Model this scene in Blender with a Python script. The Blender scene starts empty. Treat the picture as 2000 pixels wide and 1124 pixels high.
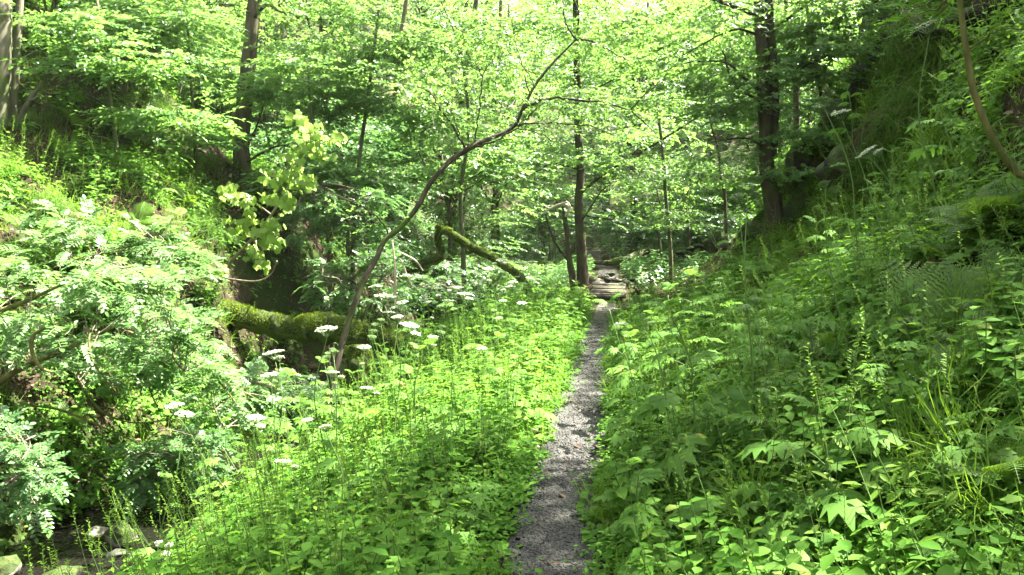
import bpy, math, random
import numpy as np
from mathutils import Vector, Matrix, Quaternion

# ------------------------------------------------------------------ camera, sky, sun, exposure
scene = bpy.context.scene
COL = scene.collection
R = math.radians
F = 1556.0                       # focal length in photo pixels (2000 wide)
PITCH = math.atan(112 / F)
EYE = 1.6
cam_d = bpy.data.cameras.new("camera"); cam_d.lens = F / 2000 * 36; cam_d.sensor_width = 36
cam_d.clip_end = 600; cam_d.clip_start = 0.05
cam = bpy.data.objects.new("camera", cam_d); COL.objects.link(cam)
cam.location = (0, 0, EYE); cam.rotation_euler = (math.pi / 2 - PITCH, 0, 0)
scene.camera = cam

SUN_TO = np.array([0.50, 0.22, 0.84]); SUN_TO = SUN_TO / np.linalg.norm(SUN_TO)
elev = math.asin(SUN_TO[2]); azim = math.atan2(SUN_TO[0], SUN_TO[1])
world = bpy.data.worlds.new("World"); scene.world = world; world.use_nodes = True
wn = world.node_tree.nodes; wl = world.node_tree.links
sky = wn.new("ShaderNodeTexSky"); sky.sky_type = 'NISHITA'; sky.sun_disc = False
sky.sun_elevation = elev; sky.sun_rotation = azim; sky.ozone_density = 0.2; sky.dust_density = 3.0; sky.air_density = 0.8
hs = wn.new("ShaderNodeHueSaturation"); hs.inputs['Saturation'].default_value = .3; wl.new(sky.outputs[0], hs.inputs['Color'])
wl.new(hs.outputs[0], wn["Background"].inputs[0]); wn["Background"].inputs[1].default_value = 0.075
sun_d = bpy.data.lights.new("sun", 'SUN'); sun_d.energy = 5.0; sun_d.angle = R(0.5); sun_d.color = (1, 0.95, 0.86)
sun = bpy.data.objects.new("sun", sun_d); COL.objects.link(sun)
sun.rotation_euler = Vector(SUN_TO).to_track_quat('Z', 'Y').to_euler(); sun.location = (10, 5, 30)
scene.view_settings.view_transform = 'Standard'; scene.view_settings.look = 'None'
scene.view_settings.gamma = 1.0; scene.view_settings.exposure = 3.45
cy = scene.cycles
cy.max_bounces = 7; cy.diffuse_bounces = 4; cy.glossy_bounces = 2; cy.transmission_bounces = 4
cy.transparent_max_bounces = 4; cy.caustics_reflective = False; cy.caustics_refractive = False
cy.use_denoising = True; cy.sample_clamp_indirect = 6.0

rng = np.random.default_rng(11)
random.seed(5)

def at(c, r, y):
    """the point of the place at forward distance y seen at photo pixel (c, r)"""
    xc = (c - 1000) / F; yc = -(r - 562) / F
    d = np.array([xc, math.cos(PITCH) + yc * math.sin(PITCH), -math.sin(PITCH) + yc * math.cos(PITCH)])
    return np.array([0, 0, EYE]) + d * (y / d[1])

def proj(p):
    x, y, z = p[0], p[1], p[2] - EYE
    f = y * math.cos(PITCH) - z * math.sin(PITCH); u = y * math.sin(PITCH) + z * math.cos(PITCH)
    return 1000 + F * x / f, 562 - F * u / f

# ------------------------------------------------------------------ terrain
def _hash(ix, iy, s):
    h = (ix.astype(np.int64) * 374761393 + iy.astype(np.int64) * 668265263 + s * 974634777) & 0x7fffffff
    h = ((h ^ (h >> 13)) * 1274126177) & 0x7fffffff
    return ((h ^ (h >> 16)) & 0xffff) / 65535.0
def vnoise(x, y, s=0):
    ix = np.floor(x); iy = np.floor(y); fx = x - ix; fy = y - iy
    fx = fx * fx * (3 - 2 * fx); fy = fy * fy * (3 - 2 * fy)
    a = _hash(ix, iy, s); b = _hash(ix + 1, iy, s); c = _hash(ix, iy + 1, s); d = _hash(ix + 1, iy + 1, s)
    return (a * (1 - fx) + b * fx) * (1 - fy) + (c * (1 - fx) + d * fx) * fy - 0.5
def fbm(x, y, s=0, o=4):
    v = 0; a = 1.0
    for i in range(o):
        v = v + a * vnoise(x * 2 ** i, y * 2 ** i, s + i); a *= 0.5
    return v

PY = [-12, 0, 3.7, 4.5, 5.5, 7.5, 10, 13, 16.6, 20, 24, 30, 40, 60]
PX = [-.3, .05, .19, .26, .42, .68, 1.03, 1.42, 1.97, 2.45, 2.9, 3.6, 3.6, 2]
SY = [-12, 0, 4, 6.6, 9.7, 13.4, 17, 21.6, 26, 32, 40, 60]
SX = [-4.2, -3.7, -3.4, -3.2, -2.8, -3.0, -2.6, -1.8, -1.0, -.6, 0, 1]
def path_x(y): return np.interp(y, PY, PX)
def stream_x(y): return np.interp(y, SY, SX)
WATER = -0.93
def H(x, y):
    x = np.asarray(x, float); y = np.asarray(y, float)
    xp = path_x(y); xs = stream_x(y)
    # left bank
    u = xs - 0.75 - x
    k = 1.25 + 1.1 * np.exp(-((y - 16) / 4.5) ** 2)
    lb = -1.0 + np.where(u < 1.3, k * u, k * 1.3 + 0.82 * (u - 1.3))
    lb = lb + np.clip(u, 0, 1.5) * 0.55 * fbm(x * .9, y * .9, 3)
    lb = np.where(lb > 13, 13 + (lb - 13) * .25, lb)
    # terrace
    a = xs + 0.75; b = xp - 0.34
    t = np.clip((x - a) / (b - a), 0, 1)
    te = -1.0 + 1.0 * (1 - (1 - t) ** 1.5)
    te = te + 0.18 * fbm(x * 1.2, y * 1.2, 9) * np.sin(t * math.pi)
    # right bank
    rec = np.interp(y, [17, 27, 60], [0, 8.5, 9])
    w = x - xp - 0.34
    w2 = w - rec; w2 = w2 - np.clip(w2 - 1.0, 0, 1) * (1.5 * vnoise(y * .33 + 5, y * 0, 61) + .7 * vnoise(y * 1.1, x * .5, 62)) * np.clip((y - 4) / 4, 0.35, 1)
    rise = np.interp(w2, [0, .5, 1.2, 3, 4.5, 6.5, 10, 16, 60], [0, .12, .45, 2.0, 4.5, 7.6, 10.5, 13, 24])
    rise = rise + .30 * np.sin(rise * 3.1 + 2 * vnoise(x * .5, y * .5, 63)) * np.clip((rise - .6) * .8, 0, 1) + np.clip(w, 0, rec) * 0.10
    rb = rise + np.clip(w * .4, 0, 1.0) * 0.6 * fbm(x * .8, y * .8, 17) + np.clip((w - 2) * .5, 0, 1) * np.clip((y - 9) / 3, 0, 1) * 1.1 * fbm(x * .7 + 3, y * .7, 23, 3)
    z = np.where(x < a, np.where(u > 0, lb, -1.0 - 0.05 * np.sin(np.clip((x - xs + .75) / 1.5, 0, 1) * math.pi)), np.where(x < b, te, np.where(w < 0, 0.0, rb)))
    # side gully under the footbridge
    z = z - 0.75 * np.exp(-((y - 19.2) / 0.55) ** 2) * np.clip((x - 0.2) / 1.2, 0, 1) * np.clip((4.6 - x) / 1.2, 0, 1)
    z = z + np.where(x > xs + 1.2, .17 * np.clip((y - 18.3) / 2.2, 0, 1), 0) * np.clip((x - xs - 1.2), 0, 1)
    # the valley head climbs
    far = np.clip(y - 34, 0, None)
    z = z + far * 0.26 + 0.4 * fbm(x * .3, y * .3, 31) * np.clip(y / 30, 0, 1) * np.clip(np.abs(x - xp) - .6, 0, 1)
    z = z + np.clip(np.abs(x - xp) - .35, 0, .3) * .35 * fbm(x * 4, y * 4, 41, 3)
    return z

def Hs(x, y): return float(H(np.array([x]), np.array([y]))[0])
def normal(x, y, e=.15):
    dx = (H(x + e, y) - H(x - e, y)) / (2 * e); dy = (H(x, y + e) - H(x, y - e)) / (2 * e)
    n = np.stack([-dx, -dy, np.ones_like(dx)], -1)
    return n / np.linalg.norm(n, axis=-1, keepdims=True)

# ------------------------------------------------------------------ mesh builder
class MB:
    def __init__(s): s.V = []; s.Q = []; s.T = []; s.n = 0; s.QM = []; s.TM = []
    def add(s, V, Q=None, T=None, m=0):
        V = np.asarray(V, np.float32).reshape(-1, 3)
        s.V.append(V)
        if Q is not None and len(Q): q = np.asarray(Q, np.int64) + s.n; s.Q.append(q); s.QM.append(np.full(len(q), m, np.int32))
        if T is not None and len(T): t = np.asarray(T, np.int64) + s.n; s.T.append(t); s.TM.append(np.full(len(t), m, np.int32))
        s.n += len(V)
    def tmpl(s):
        return (np.concatenate(s.V), np.concatenate(s.Q) if s.Q else np.zeros((0, 4), int), np.concatenate(s.T) if s.T else np.zeros((0, 3), int),
                np.concatenate(s.QM) if s.Q else np.zeros(0, int), np.concatenate(s.TM) if s.T else np.zeros(0, int))
    def put(s, tm, P, M, S, keep=None):
        """scatter template tm at points P (N,3) with rotation matrices M (N,3,3), scale S (N,)"""
        V, Q, T, qm, tmm = tm
        N = len(P)
        if N == 0: return
        W = np.einsum('nij,vj->nvi', M, V) * np.asarray(S).reshape(N, 1, 1) + np.asarray(P)[:, None, :]
        off = (np.arange(N) * len(V))[:, None, None]
        s.V.append(W.reshape(-1, 3).astype(np.float32))
        if len(Q): s.Q.append((Q[None] + off).reshape(-1, 4) + s.n); s.QM.append(np.tile(qm, N).astype(np.int32))
        if len(T): s.T.append((T[None] + off).reshape(-1, 3) + s.n); s.TM.append(np.tile(tmm, N).astype(np.int32))
        s.n += N * len(V)
    def mesh(s, name, mats, smooth=False):
        V = np.concatenate(s.V)
        Q = np.concatenate(s.Q) if s.Q else np.zeros((0, 4), int); T = np.concatenate(s.T) if s.T else np.zeros((0, 3), int)
        me = bpy.data.meshes.new(name)
        me.vertices.add(len(V)); me.vertices.foreach_set('co', V.ravel())
        me.loops.add(len(Q) * 4 + len(T) * 3)
        me.loops.foreach_set('vertex_index', np.concatenate([Q.ravel(), T.ravel()]).astype(np.int32))
        me.polygons.add(len(Q) + len(T))
        st = np.concatenate([np.arange(len(Q)) * 4, len(Q) * 4 + np.arange(len(T)) * 3]).astype(np.int32)
        me.polygons.foreach_set('loop_start', st)
        mi = np.concatenate((s.QM or [np.zeros(0, np.int32)]) + (s.TM or [np.zeros(0, np.int32)])).astype(np.int32)
        for m in mats: me.materials.append(m)
        me.polygons.foreach_set('material_index', mi)
        me.update(calc_edges=True)
        if smooth: me.polygons.foreach_set('use_smooth', np.ones(len(me.polygons), bool))
        me.validate()
        return me

def link(name, data, parent=None, loc=None):
    o = bpy.data.objects.new(name, data); COL.objects.link(o)
    if parent is not None: o.parent = parent
    if loc is not None: o.location = loc
    return o
def obj(name, mb, mats, parent=None, smooth=False, loc=None):
    return link(name, mb.mesh(name, mats if isinstance(mats, (list, tuple)) else [mats], smooth), parent, loc)
def tag(o, label=None, cat=None, group=None, kind=None):
    if label: o['label'] = label
    if cat: o['category'] = cat
    if group: o['group'] = group
    if kind: o['kind'] = kind
    return o
def thing(name, label, cat, loc=(0, 0, 0), group=None):
    o = link(name, None, None, tuple(float(v) for v in loc)); return tag(o, label, cat, group)
def copy_tree(o, parent=None):
    c = o.copy(); COL.objects.link(c)
    if parent is not None: c.parent = parent
    for ch in list(o.children): copy_tree(ch, c)
    return c

def unit(v): v = np.asarray(v, float); return v / (np.linalg.norm(v, axis=-1, keepdims=True) + 1e-9)
def frames(fwd, up):
    """matrices whose local +Y is fwd and +Z is near up"""
    f = unit(fwd); u = np.asarray(up, float); u = u - (u * f).sum(-1, keepdims=True) * f; u = unit(u)
    x = np.cross(f, u)
    return np.stack([x, f, u], -1)
def dirs(az, el): return np.stack([np.cos(el) * np.cos(az), np.cos(el) * np.sin(az), np.sin(el)], -1)

def spline(pts, n=6):
    """catmull-rom through rows of pts"""
    P = np.asarray(pts, float)
    if len(P) < 3: 
        t = np.linspace(0, 1, n + 1)[:, None]; return P[0] * (1 - t) + P[-1] * t
    E = np.vstack([2 * P[0] - P[1], P, 2 * P[-1] - P[-2]]); out = []
    for i in range(1, len(E) - 2):
        p0, p1, p2, p3 = E[i - 1:i + 3]
        for t in np.linspace(0, 1, n, endpoint=False):
            out.append(.5 * (2 * p1 + (p2 - p0) * t + (2 * p0 - 5 * p1 + 4 * p2 - p3) * t * t + (3 * p1 - p0 - 3 * p2 + p3) * t ** 3))
    out.append(P[-1]); return np.array(out)

def tube(mb, pts, rad, sides=8, bump=0.0, seed=0, m=0, cap=True):
    P = np.asarray(pts, float); n = len(P); r = np.broadcast_to(np.asarray(rad, float), (n,)).copy()
    tn = unit(np.gradient(P, axis=0)); 
    ref = np.array([1., 0, 0]) if abs(tn[0][0]) < .8 else np.array([0, 1., 0])
    V = []; a = np.linspace(0, 2 * math.pi, sides, endpoint=False)
    for i in range(n):
        u = unit(ref - np.dot(ref, tn[i]) * tn[i]); ref = u; w = np.cross(tn[i], u)
        rr = r[i] * np.ones(sides)
        if bump: rr = rr * (1 + bump * 2 * fbm(np.cos(a) * 1.3 + i * .35 + seed, np.sin(a) * 1.3 + seed * 3.1 + i * .1, seed, 3))
        V.append(P[i] + rr[:, None] * (np.cos(a)[:, None] * u + np.sin(a)[:, None] * w))
    V = np.concatenate(V)
    j = np.arange(sides); Q = []
    for i in range(n - 1):
        Q.append(np.stack([i * sides + j, i * sides + (j + 1) % sides, (i + 1) * sides + (j + 1) % sides, (i + 1) * sides + j], 1))
    T = []
    if cap:
        V = np.vstack([V, P[0], P[-1]]); c0 = n * sides; c1 = c0 + 1
        T = np.vstack([np.stack([np.full(sides, c0), (j + 1) % sides, j], 1), np.stack([np.full(sides, c1), (n - 1) * sides + j, (n - 1) * sides + (j + 1) % sides], 1)])
    mb.add(V, np.concatenate(Q), T, m)

# ------------------------------------------------------------------ materials
def mat(name):
    m = bpy.data.materials.new(name); m.use_nodes = True
    nt = m.node_tree; return m, nt, nt.nodes, nt.links, nt.nodes['Principled BSDF']
def ramp(ns, ls, src, stops):
    r = ns.new('ShaderNodeValToRGB'); e = r.color_ramp.elements
    while len(e) < len(stops): e.new(.5)
    for i, (p, c) in enumerate(stops): e[i].position = p; e[i].color = (*c, 1)
    ls.new(src, r.inputs[0]); return r.outputs[0]
def noise(ns, ls, scale, detail=4, coord='Object', rough=.6):
    tc = ns.new('ShaderNodeTexCoord'); n = ns.new('ShaderNodeTexNoise'); n.inputs['Scale'].default_value = scale
    n.inputs['Detail'].default_value = detail; n.inputs['Roughness'].default_value = rough
    ls.new(tc.outputs[coord], n.inputs['Vector']); return n.outputs['Fac']
def bump(ns, ls, b, src, dist=.02, strength=.6):
    bp = ns.new('ShaderNodeBump'); bp.inputs['Distance'].default_value = dist; bp.inputs['Strength'].default_value = strength
    ls.new(src, bp.inputs['Height']); ls.new(bp.outputs[0], b.inputs['Normal'])
def leaf_mat(name, cols, trans, rough=.45, tmix=.42, spec=.4, old=None):
    """reflecting upper side + light coming through; colour varies leaf by leaf"""
    m, nt, ns, ls, b = mat(name)
    g = ns.new('ShaderNodeNewGeometry'); oi = ns.new('ShaderNodeObjectInfo')
    ad = ns.new('ShaderNodeMath'); ad.operation = 'MULTIPLY_ADD'; ls.new(oi.outputs['Random'], ad.inputs[0]); ad.inputs[1].default_value = .3
    ml = ns.new('ShaderNodeMath'); ml.operation = 'MULTIPLY'; ls.new(g.outputs['Random Per Island'], ml.inputs[0]); ml.inputs[1].default_value = .7
    ls.new(ml.outputs[0], ad.inputs[2])
    st = [(i / (len(cols) - 1) * (.9 if old else 1), k) for i, k in enumerate(cols)] + ([(.95, old)] if old else [])
    c = ramp(ns, ls, ad.outputs[0], st)
    ls.new(c, b.inputs['Base Color']); b.inputs['Roughness'].default_value = rough
    b.inputs['Specular IOR Level'].default_value = spec
    t = ns.new('ShaderNodeBsdfTranslucent')
    mx = ns.new('ShaderNodeMix'); mx.data_type = 'RGBA'; mx.blend_type = 'MIX'; mx.inputs[0].default_value = .7
    ls.new(c, mx.inputs[6]); mx.inputs[7].default_value = (*trans, 1); ls.new(mx.outputs[2], t.inputs[0])
    ms = ns.new('ShaderNodeMixShader'); ms.inputs[0].default_value = tmix
    ls.new(b.outputs[0], ms.inputs[1]); ls.new(t.outputs[0], ms.inputs[2]); ls.new(ms.outputs[0], ns['Material Output'].inputs[0])
    return m

M_beech = leaf_mat('beech_leaf', [(.036, .10, .018), (.068, .155, .038), (.12, .215, .065)], (.26, .48, .08), .42, .42, .45)
M_hazel = leaf_mat('hazel_leaf', [(.03, .085, .02), (.055, .13, .035), (.10, .19, .06)], (.18, .40, .08), .4, .36, .5, old=(.24, .2, .05))
M_rowan = leaf_mat('rowan_leaf', [(.045, .11, .025), (.08, .165, .045), (.135, .23, .075)], (.22, .43, .09), .45, .38, .42)
M_syc = leaf_mat('sycamore_leaf', [(.13, .22, .03), (.18, .28, .045), (.24, .34, .07)], (.42, .62, .12), .5, .55)
M_hog = leaf_mat('hogweed_leaf', [(.045, .115, .016), (.08, .175, .028), (.137, .25, .055)], (.235, .475, .06), .65, .38, .12, old=(.24, .2, .05))
M_herb = leaf_mat('herb_leaf', [(.033, .10, .009), (.066, .165, .017), (.118, .24, .035)], (.24, .49, .042), .65, .38, .10, old=(.24, .2, .05))
M_grass = leaf_mat('grass_blade', [(.04, .10, .006), (.08, .165, .012), (.13, .21, .03)], (.24, .44, .03), .6, .38, .12)
M_drygrass = leaf_mat('dry_grass', [(.02, .06, .006), (.04, .085, .01), (.08, .10, .02)], (.14, .26, .03), .8, .3, .08)
M_fern = leaf_mat('fern_leaf', [(.05, .12, .01), (.08, .17, .014), (.11, .2, .02)], (.26, .44, .03), .5, .42)
M_umbel = leaf_mat('umbel_white', [(.42, .48, .34), (.6, .64, .48), (.72, .74, .62)], (.6, .65, .45), .7, .25, .2)
M_stem = leaf_mat('green_stem', [(.07, .15, .03), (.12, .2, .05)], (.15, .3, .05), .5, .12)
M_litterleaf = leaf_mat('fallen_leaf', [(.05, .03, .015), (.12, .07, .035), (.22, .15, .09)], (.15, .09, .03), .6, .12)

def bark(name, dark, light, moss=0.0, scale=9):
    m, nt, ns, ls, b = mat(name)
    tc = ns.new('ShaderNodeTexCoord'); mp = ns.new('ShaderNodeMapping'); mp.inputs['Scale'].default_value = (1, 1, .25)
    ls.new(tc.outputs['Object'], mp.inputs[0]); n = ns.new('ShaderNodeTexNoise'); n.inputs['Scale'].default_value = scale; n.inputs['Detail'].default_value = 6
    ls.new(mp.outputs[0], n.inputs['Vector'])
    c = ramp(ns, ls, n.outputs['Fac'], [(.3, dark), (.7, light)])
    if moss:
        f = noise(ns, ls, 2.2, 4); rr = ramp(ns, ls, f, [(.62 - moss * .4, (0, 0, 0)), (.7, (1, 1, 1))])
        mx = ns.new('ShaderNodeMix'); mx.data_type = 'RGBA'; ls.new(rr, mx.inputs[0]); ls.new(c, mx.inputs[6]); mx.inputs[7].default_value = (.06, .095, .015, 1); c = mx.outputs[2]
    ls.new(c, b.inputs['Base Color']); b.inputs['Roughness'].default_value = .9; b.inputs['Specular IOR Level'].default_value = .12; bump(ns, ls, b, n.outputs['Fac'], .02, .8); return m
M_bark = bark('bark', (.045, .035, .022), (.14, .115, .08), .35)
M_bark2 = bark('bark_smooth', (.06, .055, .035), (.17, .16, .11), .45, 5)
M_barkdark = bark('bark_dark', (.025, .02, .014), (.08, .065, .045), .3)
M_twig = bark('twig', (.09, .07, .05), (.26, .22, .16), 0, 14)
M_pale = bark('bare_wood', (.3, .25, .17), (.55, .47, .36), 0, 14)
M_yell = bark('yellow_bark', (.06, .06, .02), (.18, .17, .06), .3, 16)

def stone(name, dark, light, moss, rough=.8):
    m, nt, ns, ls, b = mat(name)
    f = noise(ns, ls, 5, 7, 'Object', .65); c = ramp(ns, ls, f, [(.3, dark), (.7, light)])
    g = ns.new('ShaderNodeNewGeometry'); sp = ns.new('ShaderNodeSeparateXYZ'); ls.new(g.outputs['Normal'], sp.inputs[0])
    n2 = noise(ns, ls, 3.5, 4); ad = ns.new('ShaderNodeMath'); ad.operation = 'ADD'; ls.new(sp.outputs[2], ad.inputs[0]); ls.new(n2, ad.inputs[1])
    rr = ramp(ns, ls, ad.outputs[0], [(1.35 - moss, (0, 0, 0)), (min(1, 1.5 - moss), (1, 1, 1))]) if moss else None
    if moss:
        mx = ns.new('ShaderNodeMix'); mx.data_type = 'RGBA'; ls.new(rr, mx.inputs[0]); ls.new(c, mx.inputs[6])
        mc = ramp(ns, ls, noise(ns, ls, 18, 4), [(.3, (.01, .02, .003)), (.7, (.045, .065, .01))]); ls.new(mc, mx.inputs[7]); c = mx.outputs[2]
    ls.new(c, b.inputs['Base Color']); b.inputs['Roughness'].default_value = rough; b.inputs['Specular IOR Level'].default_value = .25; bump(ns, ls, b, f, .05, .9); return m
M_stone = stone('mossy_stone', (.06, .055, .045), (.22, .2, .17), .7)
M_stonepale = stone('pale_stone', (.09, .08, .065), (.24, .21, .17), .25)
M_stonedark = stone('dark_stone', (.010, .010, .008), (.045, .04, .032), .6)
M_slate = stone('slate_chip', (.018, .018, .016), (.08, .077, .066), 0, .6)
M_moss = stone('moss', (.03, .05, .006), (.10, .14, .015), 1.2, .95)
M_mossblade = leaf_mat('moss_tuft', [(.06, .10, .008), (.11, .17, .012), (.17, .23, .02)], (.25, .35, .02), .8, .3, .1)
M_plank = bark('plank_wood', (.03, .025, .02), (.09, .078, .062), .3, 8)

def ground_mat():
    m, nt, ns, ls, b = mat('ground_soil')
    f1 = noise(ns, ls, 1.1, 6); f2 = noise(ns, ls, 22, 5, 'Object', .75)
    c1 = ramp(ns, ls, f2, [(.3, (.014, .01, .007)), (.52, (.05, .035, .022)), (.75, (.14, .10, .07))])
    c2 = ramp(ns, ls, f2, [(.3, (.012, .022, .005)), (.7, (.05, .085, .015))])
    rr = ramp(ns, ls, f1, [(.44, (0, 0, 0)), (.56, (1, 1, 1))])
    mx = ns.new('ShaderNodeMix'); mx.data_type = 'RGBA'; ls.new(rr, mx.inputs[0]); ls.new(c1, mx.inputs[6]); ls.new(c2, mx.inputs[7])
    ls.new(mx.outputs[2], b.inputs['Base Color']); b.inputs['Roughness'].default_value = .95; b.inputs['Specular IOR Level'].default_value = .1; bump(ns, ls, b, f2, .06, 1.0); return m
def path_mat():
    m, nt, ns, ls, b = mat('path_gravel')
    tc = ns.new('ShaderNodeTexCoord'); v = ns.new('ShaderNodeTexVoronoi'); v.inputs['Scale'].default_value = 42; ls.new(tc.outputs['Object'], v.inputs['Vector'])
    sp = ns.new('ShaderNodeSeparateColor'); ls.new(v.outputs['Color'], sp.inputs[0])
    c = ramp(ns, ls, sp.outputs[0], [(0, (.018, .017, .016)), (.6, (.045, .041, .037)), (1, (.10, .09, .078))])
    f = noise(ns, ls, 1.8, 5); rr = ramp(ns, ls, f, [(.42, (0, 0, 0)), (.62, (1, 1, 1))])
    mx = ns.new('ShaderNodeMix'); mx.data_type = 'RGBA'; ls.new(rr, mx.inputs[0]); ls.new(c, mx.inputs[6]); mx.inputs[7].default_value = (.085, .066, .05, 1)
    ls.new(mx.outputs[2], b.inputs['Base Color']); b.inputs['Roughness'].default_value = .8; bump(ns, ls, b, v.outputs['Distance'], .02, 1); return m
def water_mat():
    m, nt, ns, ls, b = mat('stream_water')
    b.inputs['Base Color'].default_value = (.007, .0065, .005, 1); b.inputs['Roughness'].default_value = .04; b.inputs['IOR'].default_value = 1.33
    f = noise(ns, ls, 7, 3); bump(ns, ls, b, f, .09, .7); return m
M_ground = ground_mat(); M_path = path_mat(); M_water = water_mat()

# ------------------------------------------------------------------ the setting
def build_setting():
    xs = np.concatenate([np.linspace(-60, -12, 40, endpoint=False), np.linspace(-12, 12, 240, endpoint=False), np.linspace(12, 70, 50)])
    ys = np.concatenate([np.linspace(-12, 2, 20, endpoint=False), np.linspace(2, 26, 240, endpoint=False), np.linspace(26, 130, 90)])
    X, Y = np.meshgrid(xs, ys); Z = H(X, Y)
    nx, ny = len(xs), len(ys); mb = MB(); i = np.arange(nx - 1)[None, :] + nx * np.arange(ny - 1)[:, None]
    mb.add(np.stack([X, Y, Z], -1), np.stack([i, i + 1, i + nx + 1, i + nx], -1).reshape(-1, 4))
    tag(obj('ground', mb, M_ground, smooth=True), kind='structure')
    # path sheet
    ys = np.linspace(-4, 18.3, 260); t = np.linspace(-1, 1, 9)
    w = .215 + .06 * fbm(ys * .7, ys * 0, 5); X = path_x(ys)[:, None] + t[None] * w[:, None]; Y = np.repeat(ys[:, None], 9, 1)
    def sheet(X, Y, Z, name, m, smooth=True):
        mb = MB(); ny, nx = X.shape; i = np.arange(nx - 1)[None, :] + nx * np.arange(ny - 1)[:, None]
        mb.add(np.stack([X, Y, Z], -1), np.stack([i, i + 1, i + nx + 1, i + nx], -1).reshape(-1, 4)); return tag(obj(name, mb, m, smooth=smooth), kind='structure')
    sheet(X, Y, H(X, Y) + .012 - .03 * np.abs(t)[None] ** 6, 'path', M_path)
    ys = np.linspace(20.3, 36, 60); X = path_x(ys)[:, None] + t[None] * .4; Y = np.repeat(ys[:, None], 9, 1)
    sheet(X, Y, H(X, Y) + .012 - .03 * np.abs(t)[None] ** 6, 'path', M_path)
    ys = np.linspace(-8, 33, 160); t = np.linspace(-1, 1, 9); X = stream_x(ys)[:, None] + t[None] * .95; Y = np.repeat(ys[:, None], 9, 1)
    sheet(X, Y, 0 * X + WATER + .012 * np.sin(X * 9 + Y * 5), 'stream', M_water)
build_setting()

# ------------------------------------------------------------------ leaf templates (length 1 along +Y, up +Z)
def leaf_simple(w=.3, fold=.06, droop=.1):
    mb = MB(); mb.add([(0, 0, 0), (-w, .38, fold), (-w * .72, .74, fold - droop * .5), (0, 1, -droop), (w * .72, .74, fold - droop * .5), (w, .38, fold)],
                      [(0, 3, 2, 1), (0, 5, 4, 3)]); return mb.tmpl()
def leaf_lobed(lobes, notch=.45, droop=.12):
    """lobes: (angle deg from +Y, length); quads meeting at the petiole"""
    V = [(0, .05, .03)]; Q = []
    n = len(lobes)
    def pt(a, l, z): a = R(a); return (math.sin(a) * l, .05 + math.cos(a) * l, z)
    for i in range(n + 1):
        if i == 0: a = lobes[0][0] - 28; l = lobes[0][1] * .55
        elif i == n: a = lobes[-1][0] + 28; l = lobes[-1][1] * .55
        else: a = (lobes[i - 1][0] + lobes[i][0]) / 2; l = notch * (lobes[i - 1][1] + lobes[i][1]) / 2
        V.append(pt(a, l, .05))
    for i, (a, l) in enumerate(lobes):
        V.append(pt(a, l, -droop * l)); Q.append((0, i + 1, n + 2 + i, i + 2))
    mb = MB(); mb.add(V, Q); return mb.tmpl()
L_beech = leaf_simple(.32); L_narrow = leaf_simple(.2); L_round = leaf_simple(.42, .05, .15)
L_syc = leaf_lobed([(-125, .6), (-95, .66), (-62, .9), (-35, .8), (0, 1), (35, .8), (62, .9), (95, .66), (125, .6)], .82)
L_three = leaf_lobed([(-60, .75), (0, 1), (60, .75)], .5)
L_saw = leaf_lobed([(-80, .38), (-42, .62), (0, 1), (42, .62), (80, .38)], .62, .2)
L_hog = leaf_lobed([(-98, .42), (-62, .6), (-30, .82), (2, 1), (33, .78), (60, .64), (100, .4)], .66, .22)

def ribbon(mb, P, w, m=0, side=(1, 0, 0)):
    P = np.asarray(P, float); n = len(P); w = np.broadcast_to(w, (n,)); t = unit(np.gradient(P, axis=0)); s = unit(np.cross(t, np.array([0, 0, 1.])) + 1e-6)
    V = np.empty((2 * n, 3)); V[0::2] = P - s * w[:, None]; V[1::2] = P + s * w[:, None]
    i = np.arange(n - 1) * 2; mb.add(V, np.stack([i, i + 1, i + 3, i + 2], 1), m=m)

def spray(rg, n=12, L=.5, leaf=L_beech, size=.09, tilt=.45):
    mb = MB(); P = np.array([(0, t * L, -.12 * L * t * t + .03 * math.sin(t * 7)) for t in np.linspace(0, 1, 4)])
    ribbon(mb, P, [.004, .003, .002, .001], 1)
    t = (np.arange(n) + 1) / n; az = np.where(np.arange(n) % 2, 1, -1) * (R(55) - t * R(35)) + rg.normal(0, .2, n)
    f = np.stack([np.sin(az), np.cos(az), rg.normal(-.15, .25, n)], -1); up = np.stack([rg.normal(0, tilt, n), rg.normal(0, tilt, n), np.ones(n)], -1)
    pos = np.stack([0 * t, t * L, -.12 * L * t * t], -1)
    mb.put(leaf, pos, frames(f, up), size * rg.uniform(.7, 1.15, n)); return mb.tmpl()

def crown(rg, sprays, N, centre, rad, layers=0, shell=.55, up_tilt=.3, droop=-.1, clump=0, scale=1.0, hollow=0):
    """sprays scattered through an ellipsoid, gathered in boughs so that gaps stay between them"""
    nb = max(6, N // 28)
    bo = unit(rg.normal(size=(nb, 3))) * (shell + (1 - shell) * rg.random((nb, 1))) ** 1.0
    bo = bo * (.55 + .45 * rg.random((nb, 1)))
    k = rg.integers(0, nb, N)
    loc = bo[k] + rg.normal(size=(N, 3)) * np.array([.17, .17, .05]) * (1 + .4 * rg.random((N, 1)))
    if layers: loc[:, 2] = np.round(loc[:, 2] * layers) / layers + rg.normal(0, .02, N)
    P = np.asarray(centre) + loc * np.asarray(rad)
    out = np.stack([loc[:, 0], loc[:, 1], 0 * loc[:, 0]], -1)
    out = unit(out + rg.normal(0, .6, (N, 3)) * [1, 1, .25]); out[:, 2] = out[:, 2] * .5 + droop
    up = np.stack([rg.normal(0, up_tilt, N), rg.normal(0, up_tilt, N), np.ones(N)], -1)
    mb = MB(); M = frames(out, up); S = rg.uniform(.75, 1.25, N) * scale; kk = rg.integers(0, len(sprays), N)
    for i, s in enumerate(sprays):
        q = kk == i; mb.put(s, P[q], M[q], S[q])
    return mb, np.asarray(centre) + bo * np.asarray(rad)

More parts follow.
